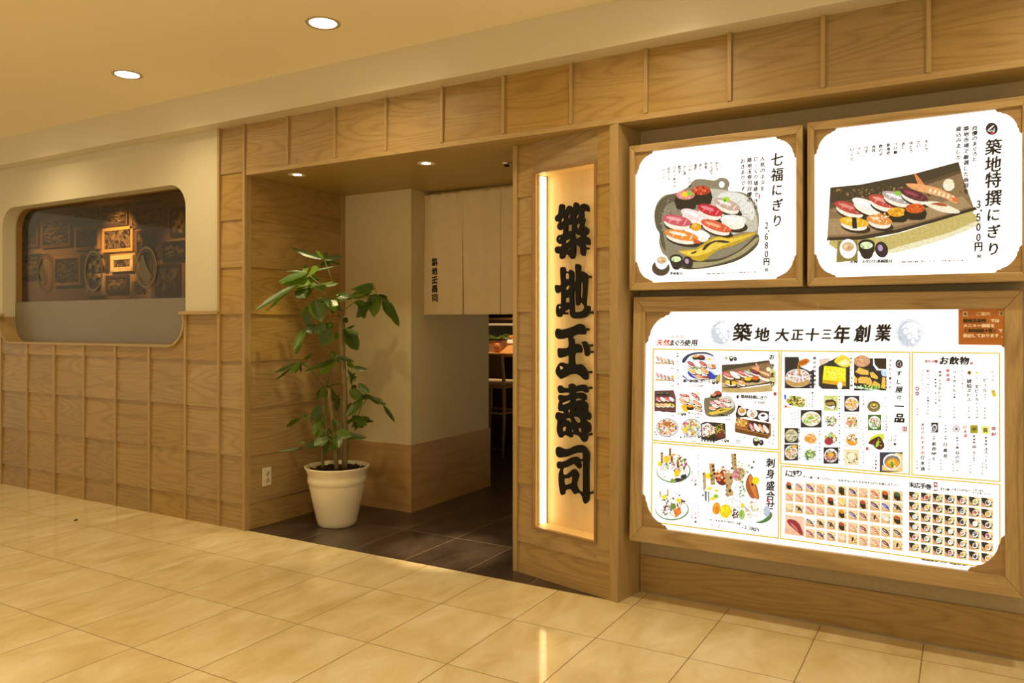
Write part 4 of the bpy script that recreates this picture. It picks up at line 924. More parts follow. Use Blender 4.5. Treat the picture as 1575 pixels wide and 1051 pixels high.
# ---- upper right box
tR, pR, p = lightbox('lit menu box showing a long wooden tray of sushi, upper right of the three', 1.331, 2.140, 1.518, 2.2285, .0275, .036, .03, 0, 0, .088, .105)
p.crop(1230, 120, 3.186)
p.poly('#c8b468', [(150,790),(400,780),(620,720),(840,640),(850,660),(870,700),(740,760),(560,810),(420,850),(300,850),(180,840)], 2)
p.poly('#ece3b8', [(430,845),(560,806),(740,756),(870,700),(880,720),(740,780),(560,835),(450,860)], 2)
p.poly('#8a6d49', [(150,537),(300,522),(560,470),(778,411),(800,490),(855,640),(700,690),(480,752),(300,785),(135,795)], 0)
p.poly('#3d3222', [(150,537),(300,522),(560,470),(778,411),(790,450),(560,525),(300,590),(148,612)], 0)
p.poly('#5a452c', [(148,612),(300,590),(560,525),(790,450),(793,466),(560,545),(300,615),(147,640)], 0)
p.poly('#a98a60', [(145,690),(300,690),(480,670),(800,580),(840,630),(600,700),(300,765),(140,770)], 0)
p.poly('#2b2118', [(135,782),(300,775),(480,742),(700,680),(860,632),(870,645),(700,695),(480,760),(300,793),(133,797)], 0)
for k in range(9): p.poly('#75593a' if k % 2 else '#b3936a', [(160+k*30, 650+k*6), (420+k*40, 640-k*4), (422+k*40, 643-k*4), (160+k*30, 654+k*6)])
p.specks(['#6b4f30', '#b08a52', '#2f2418', '#8a6a40'], 480, 560, 330, 26, 150, 7, 6); p.crop(1230, 120, 3.186); p.n = 40
p.sushi(245, 638, 150, 66, '#bb4438', '#e58c7e', 18); p.sushi(330, 625, 150, 66, '#f6f0e4', '#ffffff', 22); p.sushi(408, 606, 140, 70, '#c8443a', '#ee9a8a', 18); p.sushi(478, 588, 150, 62, '#b9a8a0', '#f4eeee', 18); p.ell('#8cc838', 482, 566, 18, 12); p.sushi(560, 575, 140, 62, '#5c1a2a', '#9c3c50', 20)
p.poly('#e8894a', [(560,462),(610,520),(622,548),(590,548),(575,510)], 2); p.poly('#f0a868', [(520,520),(580,520),(660,535),(720,560),(770,590),(775,612),(755,612),(700,585),(620,565),(560,548)], 3)
for k in range(6): p.ell('#fff0c8', 640+k*22, 553+k*7, 5, 12, 20)
p.ell('#f4ead0', 730, 525, 28, 30); p.specks(['#ffffff', '#f0dca0', '#f8e8c0'], 732, 525, 24, 26, 24, 8, 3); p.poly('#e2783a', [(740, 585), (775, 590), (777, 612), (750, 605)])
p.gunkan(476, 658, 46, 44, ['#f0a818', '#f8c848', '#d88808'], 3); p.gunkan(566, 640, 48, 50, ['#d8581c', '#f08038', '#b03c10'], 4)
p.poly('#f6e8c8', [(605,612),(660,605),(710,618),(760,640),(785,655),(770,665),(700,658),(640,635)], 3); p.poly('#b0501c', [(640, 618), (690, 612), (728, 628), (700, 630), (670, 624)], 2)
p.sushi(392, 698, 120, 62, '#e8943c', '#fce0b8', 10); p.specks(['#f0a048', '#fff0d8', '#e07c28'], 400, 685, 45, 24, 26, 9, 7); p.sushi(268, 708, 140, 62, '#f0b420', '#fadc70', 8, True, '#16120c')
p.poly('#8c7a34', [(187, 800), (285, 795), (285, 895), (180, 905)]); soup(p, 238, 838, 42)
p.ell('#141014', 941, 251, 30, 30); p.ell('#e8e4e4', 937, 246, 21, 4, -40, 10); p.ell('#e8e4e4', 928, 262, 10, 3, 20, 8); p.ell('#e8e4e4', 952, 258, 3, 12, 10, 8); p.ell('#e8e4e4', 945, 262, 12, 2.5, 30, 8); p.ell('#d8303a', 944, 272, 10, 5)
for (a, x, y) in (('築', 950, 338), ('地', 948, 422), ('特', 948, 500), ('撰', 949, 588), ('に', 950, 672), ('ぎ', 951, 752), ('り', 950, 838)): p.ch(a, x, y, 84 if a in '築地特撰' else 72, .006, aspect=.86, italic=.07)
for s_, x, y0, y1, z in (('自慢のまぐろと、', 858, 246, 425, 25), ('築地市場で厳選した魚貝を', 816, 248, 556, 25), ('盛込みました', 779, 250, 390, 25),
    ('大とろ、', 620, 312, 372, 19), ('たい、', 583, 316, 350, 19), ('中とろ、', 546, 320, 378, 19), ('あじ、', 508, 324, 358, 19), ('づけ鮪、', 470, 326, 384, 19), ('車海老、', 434, 330, 388, 19), ('数の子、', 398, 335, 394, 19), ('赤貝、', 363, 338, 376, 19), ('穴子、', 326, 344, 382, 19), ('うに、', 291, 348, 384, 19), ('いくら', 257, 352, 398, 19)): p.vert(s_, x, y0, x, y1, z, .010)
for a, y in (('３', 620), (',', 632), ('５', 684), ('０', 732), ('０', 782), ('円', 828)): p.ch(a, 876+(13 if a == ',' else 0), y, 50, .012, aspect=.62 if a not in '円、' else .75)
p.ch('税', 879, 874, 19, .01); p.ch('+', 878, 852, 10, 0)
p.rotd('Tsukiji tokusen nigiri sushi', 1004, 304, 482, 13)
p.horiz('お椀・ふかひれ茶碗蒸付', 256, 900, 445, 898, 19, .012); p.horiz(NOTE, 494, 902, 828, 894, 9, 0, '#505060')
finish(p, pR)

# ---- large lower box, leaning back a little
SL = .06/1.19
tB, pB, p = lightbox('large lit menu board crowded with food pictures and prices in gold ruled panels', .509, 2.118, .299, 1.487, .0615, .074, .027, SL, .30, .125, .155)
GOLD = '#dcb62c'
p.crop(0, 0, 1)
for q in ([(1004.7,537.1),(1198.4,539.9),(1197.5,692.2),(1003.3,677.5)], [(1003.3,681),(1197.5,695.9),(1197,828.2),(1001.8,803)], [(1201.4,539.9),(1399.2,542.2),(1398.3,729.7),(1200,713.1)], [(1403.2,542.2),(1537.3,543.6),(1537.9,740.9),(1402.6,730.5)], [(1201.3,717),(1537.9,745.6),(1537.9,876),(1200.6,828.4)]): p.line(GOLD, q, 2.0, True)
# heading
p.crop(1085, 480, 8.75)
for a, x, y, z in (('築', 500, 272, 262), ('地', 765, 300, 205), ('大', 1035, 310, 190), ('正', 1240, 308, 170), ('十', 1440, 305, 190)): p.ch(a, x, y, z, .018, aspect=1.0, italic=.1)
def emblem(cx, cy, rx, ry):
    p.ell('#c3ccd6', cx, cy, rx, ry, 0, 40); p.ell('#fbfcff', cx, cy, rx*.955, ry*.955, 0, 40); p.ell('#cdd5de', cx, cy, rx*.88, ry*.88, 0, 40); p.ell('#fbfcff', cx+rx*.13, cy-ry*.10, rx*.74, ry*.70, 0, 40)
    p.poly('#cdd5de', [(cx-rx*.80, cy-ry*.32), (cx-rx*.5, cy-ry*.35), (cx-rx*.35, cy), (cx-rx*.05, cy+ry*.2), (cx+rx*.2, cy+ry*.5), (cx+rx*.5, cy+ry*.66), (cx+rx*.1, cy+ry*.86), (cx-rx*.5, cy+ry*.7), (cx-rx*.82, cy+ry*.2)], 3)
    for dx, dy in ((-.30, -.22), (-.02, .15), (.28, .46)):
        p.ell('#cdd5de', cx+rx*dx, cy+ry*dy, rx*.22, ry*.20, 0, 20); p.ell('#fbfcff', cx+rx*(dx+.01), cy+ry*(dy+.03), rx*.155, ry*.135, 0, 20); p.ell('#fbfcff', cx+rx*(dx+.05), cy+ry*(dy+.16), rx*.2, ry*.10, 0, 16)
    p.ell('#cdd5de', cx+rx*.72, cy-ry*.15, rx*.13, ry*.12, 0, 14); p.ell('#cdd5de', cx+rx*.75, cy+ry*.20, rx*.10, ry*.09, 0, 14)
emblem(205, 285, 142, 172)
p.crop(1250, 480, 8.75)
for a, x, y, z in (('三', 190, 300, 160), ('年', 395, 300, 262), ('創', 668, 290, 250), ('業', 950, 280, 245)): p.ch(a, x, y, z, .018, aspect=.82, italic=.1)
p.n = 20; emblem(1300, 290, 180, 197)
p.crop(985, 480, 8.76)
for a, x in (('天', 262), ('然', 352)): p.ch(a, x, 415, 92, .02, '#d8401c', italic=.12)
for a, x in (('ま', 430), ('ぐ', 500), ('ろ', 562), ('使', 636), ('用', 727)): p.ch(a, x, 417, 92, .02, italic=.12)
for x in (432, 498, 565): p.ell('#e07a60', x, 333, 19, 18); p.ell('#ffffff', x, 333, 12, 11)
# panel 1 : sets
p.crop(985, 480, 8.76)
def strip(x0, y0, x1, y1, cols, seed):
    p.poly('#d9b98a', [(x0, y0+90), (x1, y1-10), (x1, y1+5), (x0, y0+125)])
    for i, c in enumerate(cols): f = (i+.5)/len(cols); p.sushi(x0+(x1-x0)*f, y0+(y1-y0)*f*.55+30, 56, 42, c, '#ffe8d8', 55)
strip(205, 580, 458, 700, ['#a86a4a', '#e07c38', '#f0c070', '#3c2c1c', '#b07038'], 1); strip(205, 805, 458, 930, ['#e06a60', '#c83c40', '#b02c34', '#7a1c20', '#c0483c'], 2); p.ell('#f0c020', 438, 870, 20, 18)
p.vert('本鮪と玉子の極みにぎり', 503, 560, 510, 930, 24, .004); p.ell('#c04438', 514, 972, 11, 12)
p.horiz('1,230円', 350, 757, 445, 762, 24, 0); p.horiz('1,220円', 350, 995, 445, 1000, 24, 0)
p.poly('#eef2fa', [(570,690),(575,610),(650,560),(760,540),(900,560),(1030,620),(1070,740),(1060,840),(960,900),(760,905),(640,860),(580,780)], 3)
p.poly('#1c2c50', [(565,680),(570,640),(640,575),(760,543),(880,540),(975,575),(985,598),(880,565),(760,568),(660,600),(600,680)], 2)
for q in ([(640, 790), (700, 850), (760, 890), (740, 900), (660, 860)], [(930, 790), (1000, 850), (1060, 850), (1030, 900), (960, 910), (900, 880)], [(575, 850), (640, 905), (630, 912), (570, 870)]): p.poly('#1c3cae', q, 2)
p.poly('#c8b040', [(1010, 890), (1085, 820), (1085, 950), (1020, 960)])
p.gunkan(745, 598, 36, 40, ['#f0a020', '#f8c040'], 1); p.gunkan(826, 602, 42, 42, ['#8c2c1c', '#c04830'], 2); p.ell('#f8e020', 932, 635, 20, 20); p.sushi(688, 700, 110, 62, '#a8303c', '#e08080', 30); p.sushi(770, 705, 120, 56, '#fbf4e8', '#ffffff', 30); p.sushi(850, 700, 110, 60, '#c03438', '#f09888', 30); p.sushi(960, 725, 110, 50, '#f0c890', '#f8e8c8', 10); p.poly('#e87828', [(960, 700), (1015, 710), (1015, 755), (975, 755)])
p.sushi(700, 790, 120, 60, '#e8b838', '#faf0c0', 28); p.sushi(780, 800, 110, 54, '#f4e8a8', '#ffffff', 30); p.ell('#7cb828', 768, 760, 16, 20, 30); p.sushi(870, 790, 130, 56, '#f08a30', '#fcd098', 28); p.sushi(800, 870, 130, 52, '#ec7a48', '#fbe0d0', 15); p.sushi(890, 880, 100, 46, '#7c2018', '#e06038', 10)
p.horiz('瀬戸海特撰にぎり', 595, 928, 870, 935, 46, .012); p.horiz('3,500円', 735, 995, 840, 998, 32, 0); soup(p, 935, 945, 26)
p.crop(1095, 530, 9.55)
p.poly('#caa96a', [(145,640),(500,640),(860,590),(900,690),(600,705),(430,712),(145,705)]); p.poly('#8f6b46', [(145,300),(400,285),(840,230),(865,290),(940,420),(935,520),(860,570),(400,632),(145,640)])
p.poly('#463a28', [(145,300),(400,285),(840,230),(850,262),(400,345),(145,400)]); p.poly('#c9a97c', [(145,560),(420,560),(760,520),(880,540),(500,618),(145,632)]); p.poly('#33271b', [(145, 632), (400, 625), (870, 560), (870, 575), (400, 640), (145, 642)])
p.poly('#e0cf90', [(850, 300), (940, 400), (945, 560), (880, 660), (850, 600)])
p.sushi(245, 452, 180, 84, '#d0584c', '#f0a898', 22); p.sushi(345, 440, 170, 78, '#f6f0e8', '#ffffff', 25); p.sushi(450, 425, 170, 84, '#d04c48', '#f4a8a0', 25); p.sushi(540, 420, 160, 76, '#a09088', '#eee6e4', 25); p.ell('#8cc838', 540, 385, 22, 16); p.sushi(635, 408, 160, 76, '#5c1a34', '#9c4058', 22)
p.poly('#f0a868', [(580,345),(650,330),(700,380),(800,410),(860,440),(860,475),(780,455),(690,405)], 3); p.poly('#f0a080', [(640, 260), (700, 340), (680, 370), (655, 340)], 2)
for k in range(5): p.ell('#fff0c8', 740+k*24, 410+k*10, 6, 16, 20)
p.ell('#f8ecc8', 830, 365, 32, 34); p.gunkan(530, 505, 56, 50, ['#f4c818', '#f8dc40'], 3); p.gunkan(640, 495, 56, 58, ['#e0681c', '#f08838', '#b84810'], 4); p.sushi(770, 500, 180, 54, '#f8ecc8', '#ffffff', 20); p.ell('#a85020', 770, 483, 50, 10, 15); p.sushi(440, 560, 130, 74, '#e89444', '#fce0b8', 18); p.sushi(280, 560, 170, 78, '#f0bc28', '#fadc70', 8, True, '#16120c')
soup(p, 213, 208, 34); p.vert('おきまり', 885, 185, 890, 580, 84, .022)
p.horiz('築地特撰にぎり', 455, 765, 795, 785, 60, .014); p.ell('#201818', 382, 768, 20, 26); p.horiz('3,500円', 635, 850, 770, 860, 42, 0); p.rect('#b84040', 908, 700, 953, 750)
p.crop(1000, 595, 10.51)
p.poly('#6a3a38', [(68,65),(380,55),(418,180),(418,420),(68,390)], 0)
for i in range(4): p.gunkan(130+i*50, 105, 30, 34, ['#20281c', '#485040', '#a8a890'], i)
for i, c in enumerate(('#c83830', '#f4ece4', '#d84838', '#e8e4e4')): p.sushi(140+i*70, 198, 100, 56, c, '#ffffff' if i % 2 else '#f09080', 30)
for i, c in enumerate(('#e0a838', '#e89850', '#f0d070', '#f4d020')): p.sushi(135+i*72, 295, 100, 60, c, '#fce8b0', 20, True, '#181008' if i == 3 else None)
p.specks(['#fff8f0', '#303020'], 90, 410, 22, 30, 10, 12, 2); p.horiz('玉盛合せにぎり', 190, 395, 400, 410, 32, .01); p.horiz('2,300円', 280, 465, 385, 472, 24, 0)
for x, y, c, a in ((560,140,'#c02038',12),(735,145,'#b81830',35),(545,230,'#f09030',25),(620,205,'#f8f0e0',20),(700,235,'#f0e8e0',15),(770,262,'#f08848',30)): p.sushi(x, y, 160, 66, c, '#fcd8c8', a)
p.poly('#f4c418', [(505, 310), (560, 285), (620, 330), (610, 410), (540, 385)], 2); p.gunkan(655, 310, 50, 60, ['#f08820', '#f8a840'], 5); p.sushi(775, 345, 150, 60, '#c8924c', '#f0d8a0', 18); p.ell('#e8e030', 782, 108, 20, 20); p.ell('#8ccc38', 648, 218, 16, 18)
soup(p, 470, 440, 26); p.horiz('彩りにぎり', 640, 425, 830, 445, 38, .008); p.horiz('1,800円', 690, 492, 790, 496, 24, 0)
def bowl(cx, cy, rx, ry, cols, seed, rim='#e8e8e8'):
    p.ell('#403028', cx, cy, rx, ry, 0, 26); p.ell(rim, cx, cy, rx*.96, ry*.94, 0, 26); p.specks(cols, cx, cy, rx*.82, ry*.82, 130, rx*.15, seed)
bowl(285, 660, 180, 148, ['#f0a038', '#f8e8d0', '#c84020', '#f4c040', '#e87030', '#ffffff', '#8c2c18', '#90a030'], 3); p.ell('#c07028', 278, 598, 55, 40)
soup(p, 100, 770, 0.1); p.specks(['#ffffff', '#282820', '#d8c080'], 105, 770, 34, 46, 20, 16, 5); p.horiz('ちらし', 200, 785, 320, 800, 38, .008); p.horiz('2,300円', 225, 843, 345, 850, 24, 0)
bowl(680, 660, 165, 145, ['#e8d040', '#88b838', '#f08030', '#c85060', '#ffffff', '#486828', '#f4f0a0', '#d8e870'], 6); p.ell('#f8d818', 572, 690, 36, 38); p.specks(['#c8405a', '#e07080'], 570, 600, 40, 38, 16, 20, 3)
p.horiz('花ちらし', 560, 805, 680, 820, 42, .012); p.horiz('2,000円', 630, 878, 730, 884, 24, 0); p.ell('#201818', 508, 815, 14, 18); soup(p, 745, 800, 26)
p.crop(1095, 600, 10.51)
p.poly('#7c7052', [(-130,200),(-110,130),(-20,110),(40,30),(110,10),(160,50),(160,100),(290,110),(370,220),(370,330),(290,400),(150,430),(-30,435),(-110,380)], 3); p.poly('#dcd6c4', [(130, 110), (290, 120), (360, 220), (330, 300), (150, 250)], 3); p.ell('#ffffff', 205, 60, 30, 34)
p.gunkan(100, 50, 52, 56, ['#c03020', '#e05838'], 1); p.gunkan(25, 75, 46, 50, ['#e89088', '#b8c830'], 2)
for x, y, c in ((170,175,'#c81c2c'),(250,160,'#c8a890'),(90,190,'#f0dcd4'),(20,205,'#d05c60'),(250,235,'#f4ece0'),(170,250,'#e06038'),(60,255,'#f0e8d8'),(10,290,'#f08c30')): p.sushi(x, y, 120, 52, c, '#fce8e0', 15)
p.poly('#ecc840', [(-60,370),(60,340),(150,300),(320,290),(250,340),(120,380),(0,400)], 3); p.poly('#30200f', [(120, 330), (190, 312), (245, 322), (190, 325), (140, 342)], 2)
p.horiz('七福にぎり', 120, 400, 290, 425, 42, .012); p.horiz('2,680円', 165, 475, 285, 482, 26, 0)
p.poly('#1e1614', [(-170, 540), (-100, 510), (220, 540), (228, 780), (60, 830), (-170, 800)]); p.poly('#f8f4ee', [(-155, 560), (-60, 530), (40, 600), (50, 700), (-150, 760)])
p.specks(['#a83050', '#d88090', '#ffffff', '#f0a040', '#c0d838'], -60, 660, 95, 95, 70, 20, 3); p.specks(['#88b820', '#f0c838', '#d8a030', '#4a7818', '#f8e880', '#a83818'], 130, 650, 85, 110, 80, 17, 4); p.poly('#6c2c18', [(80, 690), (215, 700), (215, 775), (90, 770)])
p.horiz('特選海鮮重', -160, 820, 30, 835, 34, .012); p.horiz('2,530円', 0, 855, 110, 862, 22, 0); soup(p, 170, 820, 24)
# bento
p.poly('#3a2018', [(385, 390), (430, 240), (560, 300), (930, 345), (925, 520), (560, 440), (400, 450)]); p.ell('#faf6ee', 492, 345, 68, 70); p.ell('#d89038', 492, 335, 50, 42); p.ell('#f0c070', 480, 325, 20, 12)
p.ell('#faf8f4', 655, 378, 88, 78); p.specks(['#e86030', '#f0a040', '#f4c8b0', '#88c030', '#c03820', '#ffffff'], 655, 378, 66, 58, 50, 14, 5); p.ell('#f6f4f4', 835, 430, 82, 68); p.ell('#4a2028', 830, 410, 34, 20); p.ell('#ffffff', 800, 445, 22, 18); p.ell('#ffffff', 860, 450, 22, 18)
p.poly('#9c5a20', [(375, 590), (400, 440), (600, 480), (960, 540), (960, 740), (905, 790), (380, 680)]); p.poly('#6e3c14', [(378, 595), (905, 720), (905, 790), (380, 680)]); p.poly('#b87030', [(380, 592), (905, 708), (905, 735), (380, 615)]); p.poly('#241814', [(600, 490), (945, 545), (900, 715), (590, 640)])
p.specks(['#f4a838', '#f8d860', '#e87028', '#fff0b8', '#f0c040'], 485, 530, 85, 70, 90, 17, 6)
for x, c in ((655, '#c83c4c'), (730, '#f6f0ea'), (805, '#f09838'), (880, '#f8f2ec')): p.sushi(x, 590+(x-655)*.17, 150, 66, c, '#fcd8d0' if c != '#f6f0ea' else '#ffffff', 55)
p.vert('レディースセット', 1003, 400, 995, 870, 48, .008); p.vert('一、五八〇円', 930, 560, 925, 850, 30, .0)
for k, s_ in enumerate(('サラダ・小鉢', 'デザート', '茶碗蒸し', 'お椀付')): p.horiz(s_, 395, 755+k*32, 395+28*(len(s_)-1), 762+k*32, 22, 0, '#40404c')
p.ell('#181216', 718, 805, 52, 40); p.poly('#181216', [(668, 810), (768, 810), (750, 895), (690, 895)], 2); p.ell('#d8ecb0', 722, 800, 38, 26); p.ell('#281420', 805, 850, 40, 48); p.ell('#a888a8', 798, 838, 12, 18)
p.rect('#b84040', 1000, 38, 1048, 90)
# panel 2 : sashimi
def platter(cx, cy, rx, ry, seed, orange):
    p.ell('#5c8a4c', cx, cy, rx, ry, 0, 26); p.ell('#fbfcfa', cx-rx*.02, cy-ry*.06, rx*.95, ry*.95, 0, 26)
    p.specks(['#d8e4c8', '#f4f4f0', '#e8d8c8', '#ffffff'], cx, cy, rx*.8, ry*.7, 40, rx*.12, seed)
p.crop(1000, 680, 8.08)
platter(290, 360, 215, 150, 1, 0)
p.specks(['#6c8c30', '#c03848', '#e8c030', '#8c2c3c', '#f0a840', '#e8a0a8', '#2c2c30', '#9cc050'], 300, 270, 170, 120, 120, 20, 2)
for x, y0, y1 in ((146, 125, 270), (248, 75, 180), (270, 170, 260), (345, 235, 330)): p.poly('#c39a5e', [(x-17, y0), (x+17, y0), (x+14, y1), (x-12, y1)]); p.vert('本日鮮魚', x+3, y0+18, x+3, y1-25, 20, .01)
p.ell('#f8e020', 115, 268, 22, 32); p.ell('#f4d018', 334, 388, 38, 44); p.ell('#f4c828', 205, 215, 40, 48); p.ell('#ffffff', 245, 395, 58, 62); p.ell('#f0ece4', 165, 325, 36, 38); p.poly('#20283c', [(380, 420), (440, 400), (455, 440), (400, 470)], 2); p.ell('#381820', 350, 470, 48, 22); p.ell('#88a83c', 280, 480, 26, 26); p.specks(['#7c1820', '#a03038'], 445, 275, 26, 26, 10, 14, 5)
p.vert('１、８８０円', 528, 300, 522, 480, 36, 0, asp=.7); p.vert('７点盛', 566, 435, 566, 525, 34, .006); p.vert('季節の刺身七種盛合せ', 603, 170, 600, 470, 18, 0, '#9098a8')
platter(275, 840, 210, 135, 3, 1); p.specks(['#7c1c28', '#a83848', '#f0e8e0', '#8cb030', '#502010', '#ffffff', '#d8c8b8'], 290, 760, 140, 130, 90, 20, 4)
for x, y0, y1 in ((128, 612, 690), (222, 590, 680)): p.poly('#c8a268', [(x-12, y0), (x+12, y0), (x+10, y1), (x-8, y1)])
p.ell('#f8dc20', 175, 685, 28, 26); p.ell('#f8dc20', 355, 725, 26, 30); p.poly('#ec7820', [(290, 850), (370, 800), (395, 880), (320, 940)]); p.specks(['#f8a850', '#d85810'], 342, 870, 38, 45, 26, 9, 2); p.specks(['#8c5030', '#4c2818', '#f4f0ec'], 215, 850, 52, 60, 30, 20, 6); p.ell('#6c8c30', 290, 800, 36, 40); p.ell('#f8f8f6', 425, 830, 42, 60)
p.vert('１、５２０円', 528, 760, 520, 945, 34, 0, asp=.7); p.vert('５点盛', 566, 890, 566, 990, 34, .006); p.vert('おまかせ刺身盛合せ', 603, 610, 600, 960, 18, 0, '#9098a8')
p.crop(1080, 685, 7.008)
p.ell('#4c7c3c', 650, 770, 110, 70, -15); p.poly('#ffffff', [(40, 720), (60, 560), (240, 420), (480, 380), (640, 560), (730, 700), (690, 780), (560, 830), (200, 800), (80, 760)], 3)
p.ell('#6c2010', 220, 350, 75, 85); p.specks(['#f4a040', '#e86020', '#fff0d8', '#c83c18', '#f8c880'], 225, 310, 78, 80, 60, 22, 2)
p.poly('#e890a0', [(330, 290), (380, 240), (460, 260), (455, 340), (380, 390), (330, 350)], 2); p.specks(['#d85868', '#f4b0b8', '#c84860'], 390, 310, 60, 60, 30, 18, 3)
for x0, x1, y0, y1 in ((75, 135, 195, 430), (310, 368, 88, 270), (248, 330, 300, 560), (5, 40, 290, 600)): p.poly('#c7a065', [(x0, y0), (x1, y0), (x1+8, y1), (x0+18, y1)])
p.vert('新鮮魚介', 122, 225, 140, 350, 34, .012); p.vert('旬の一', 100, 330, 118, 410, 32, .012); p.vert('本まぐろ', 356, 105, 356, 210, 28, .012); p.vert('大間', 320, 190, 320, 250, 26, .012); p.vert('朝一番', 312, 350, 300, 490, 32, .012); p.vert('さしみ', 268, 440, 262, 530, 32, .012); p.vert('生うに貝', 15, 310, 10, 540, 26, .012); p.vert('新鮮', 560, 180, 540, 240, 30, .008); p.vert('旬活', 505, 220, 490, 290, 28, .008)
p.poly('#a85820', [(470, 400), (520, 300), (590, 440), (615, 560), (590, 600), (520, 560), (480, 480)], 2); p.poly('#d88038', [(500, 380), (525, 320), (570, 440), (600, 560), (560, 540)], 2); p.ell('#3c1c10', 542, 425, 14, 14)
p.ell('#f4e018', 70, 330, 32, 34); p.ell('#f4e018', 580, 380, 40, 42); p.ell('#ffffff', 380, 450, 66, 66); p.specks(['#d8dce0', '#f0f0f4', '#ffffff'], 385, 450, 60, 60, 30, 14, 4)
p.specks(['#5c8c20', '#8cb830', '#c0d860'], 420, 290, 60, 120, 46, 14, 5, .7); p.specks(['#5c8c20', '#8cb830'], 430, 500, 36, 70, 20, 14, 6, .7)
p.ell('#fbfbf4', 75, 540, 60, 90); p.ell('#fafaf0', 180, 530, 56, 90); p.poly('#5c6878', [(30, 495), (50, 495), (50, 600), (34, 600)]); p.poly('#88909c', [(62, 500), (78, 500), (80, 610), (66, 610)]); p.ell('#f8e860', 85, 465, 34, 18); p.ell('#f4d838', 155, 488, 24, 12); p.ell('#8cc038', 150, 550, 26, 22); p.ell('#f8e840', 120, 575, 34, 18)
p.ell('#f0a020', 155, 680, 42, 66, 10); p.ell('#e88818', 165, 700, 24, 44); p.ell('#ffffff', 340, 640, 110, 100); p.specks(['#f4f0e8', '#ffffff', '#e8e4dc'], 340, 630, 95, 80, 40, 20, 7)
p.ell('#f8e010', 255, 710, 66, 74, 0, 24); p.specks(['#f0c808', '#fff040', '#e8b800'], 255, 712, 56, 62, 50, 14, 8); p.specks(['#501828', '#381018', '#804050'], 355, 740, 44, 50, 36, 14, 9); p.ell('#b4cc60', 430, 745, 34, 56); p.ell('#8cac38', 425, 740, 14, 30)
p.ell('#f8f6f0', 560, 680, 105, 110, 15); p.specks(['#e8dcc0', '#ffffff', '#f0e0b0', '#c8b078'], 530, 700, 80, 90, 36, 18, 10); p.poly('#2c2420', [(455, 655), (490, 690), (530, 715), (500, 705), (460, 670)]); p.ell('#f0d840', 440, 650, 20, 30); p.ell('#c4cad8', 700, 710, 36, 60)
for a, y in (('刺', 190), ('身', 308), ('盛', 435), ('合', 545), ('せ', 645)): p.ch(a, 737, y, 112, .014, aspect=.88, italic=.08)
p.poly('#d02030', [(690, 590), (715, 580), (732, 630), (705, 612)])
p.horiz('特上刺身盛合せ', 95, 805, 275, 822, 22, 0, '#303038'); p.horiz('本日の八点盛', 290, 828, 405, 845, 26, 0, '#202028'); p.horiz('１人前', 375, 883, 435, 888, 18, 0, '#606068'); p.horiz('2,280円', 468, 882, 592, 912, 46, .008)
p.horiz('写真は二人前です。', 95, 856, 235, 872, 14, 0, '#606070'); p.horiz('仕入により変わります。', 95, 876, 260, 890, 14, 0, '#606070')
# panel 3 : single dishes
p.crop(1200, 540, 10.51)
p.rect('#1c1a22', 73, 97, 548, 605); p.poly('#ffffff', [(295, 97), (548, 97), (548, 300), (480, 330), (330, 260)], 0); p.ell('#eae4e0', 285, 440, 205, 150); p.ell('#c89c50', 285, 500, 195, 78); p.ell('#ece4da', 285, 400, 190, 110)
p.specks(['#d0a0a8', '#c8906c', '#f4ece4', '#a86848', '#e8c8a8', '#ffffff', '#904c40'], 290, 410, 180, 90, 110, 24, 2); p.poly('#d8801c', [(285, 215), (330, 150), (430, 125), (480, 160), (420, 220), (340, 245)], 3); p.poly('#b85c10', [(300, 215), (340, 165), (420, 150), (440, 180), (380, 215)], 3); p.poly('#d88818', [(275, 245), (300, 240), (340, 410), (315, 415)])
p.vert('鮪ほほ肉頬焼き', 560, 115, 560, 545, 48, .004); p.vert('七八〇円', 497, 385, 497, 580, 32, 0, '#e0d8d0')
p.poly('#2a2320', [(622, 260), (700, 190), (830, 150), (1000, 60), (1130, 120), (1125, 625), (680, 615), (622, 560)], 0); p.poly('#ead0b8', [(622, 130), (820, 120), (760, 190), (640, 240)]); p.poly('#f0d838', [(880, 150), (1000, 65), (1130, 130), (1125, 240), (1020, 265), (900, 200)], 3); p.poly('#fbf4a8', [(940, 200), (1060, 130), (1120, 200), (1010, 240)], 2)
p.poly('#f8ee20', [(712, 240), (900, 255), (1062, 280), (1060, 570), (682, 520), (695, 380)], 0); p.poly('#e0a810', [(690, 465), (1058, 500), (1056, 568), (682, 520)], 0); p.specks(['#fff860', '#f0d810', '#fffca0'], 880, 370, 150, 90, 60, 18, 3); p.ell('#fbf4e4', 965, 560, 42, 62)
p.poly('#d6a078', [(650,600),(622,560)]) if 0 else None
p.poly('#c43c48', [(0, 0), (1, 0), (1, 1)]) if 0 else None
p.poly('#8fae3c', [(95, 800), (180, 720), (280, 740), (390, 780), (400, 860), (360, 910), (220, 890), (120, 840)], 3); p.specks(['#8c1c2c', '#e8e048', '#a8c840', '#f8f4d0', '#b82c3c', '#5c1420', '#f0f080'], 245, 810, 150, 78, 90, 24, 4); p.poly('#2050d8', [(68, 700), (100, 720), (95, 780), (70, 780)], 2); p.rect('#c05058', 70, 878, 112, 918); p.poly('#e8b868', [(115, 890), (225, 930), (115, 920)])
p.vert('鮪とアボカドの', 525, 675, 520, 900, 34, .004); p.vert('サラダ', 478, 690, 476, 860, 28, 0); p.vert('七八〇円', 430, 760, 430, 900, 28, 0)
p.crop(1300, 540, 10.51)
p.vert('本日のだし玉子焼', 100, 120, 103, 560, 40, .004)
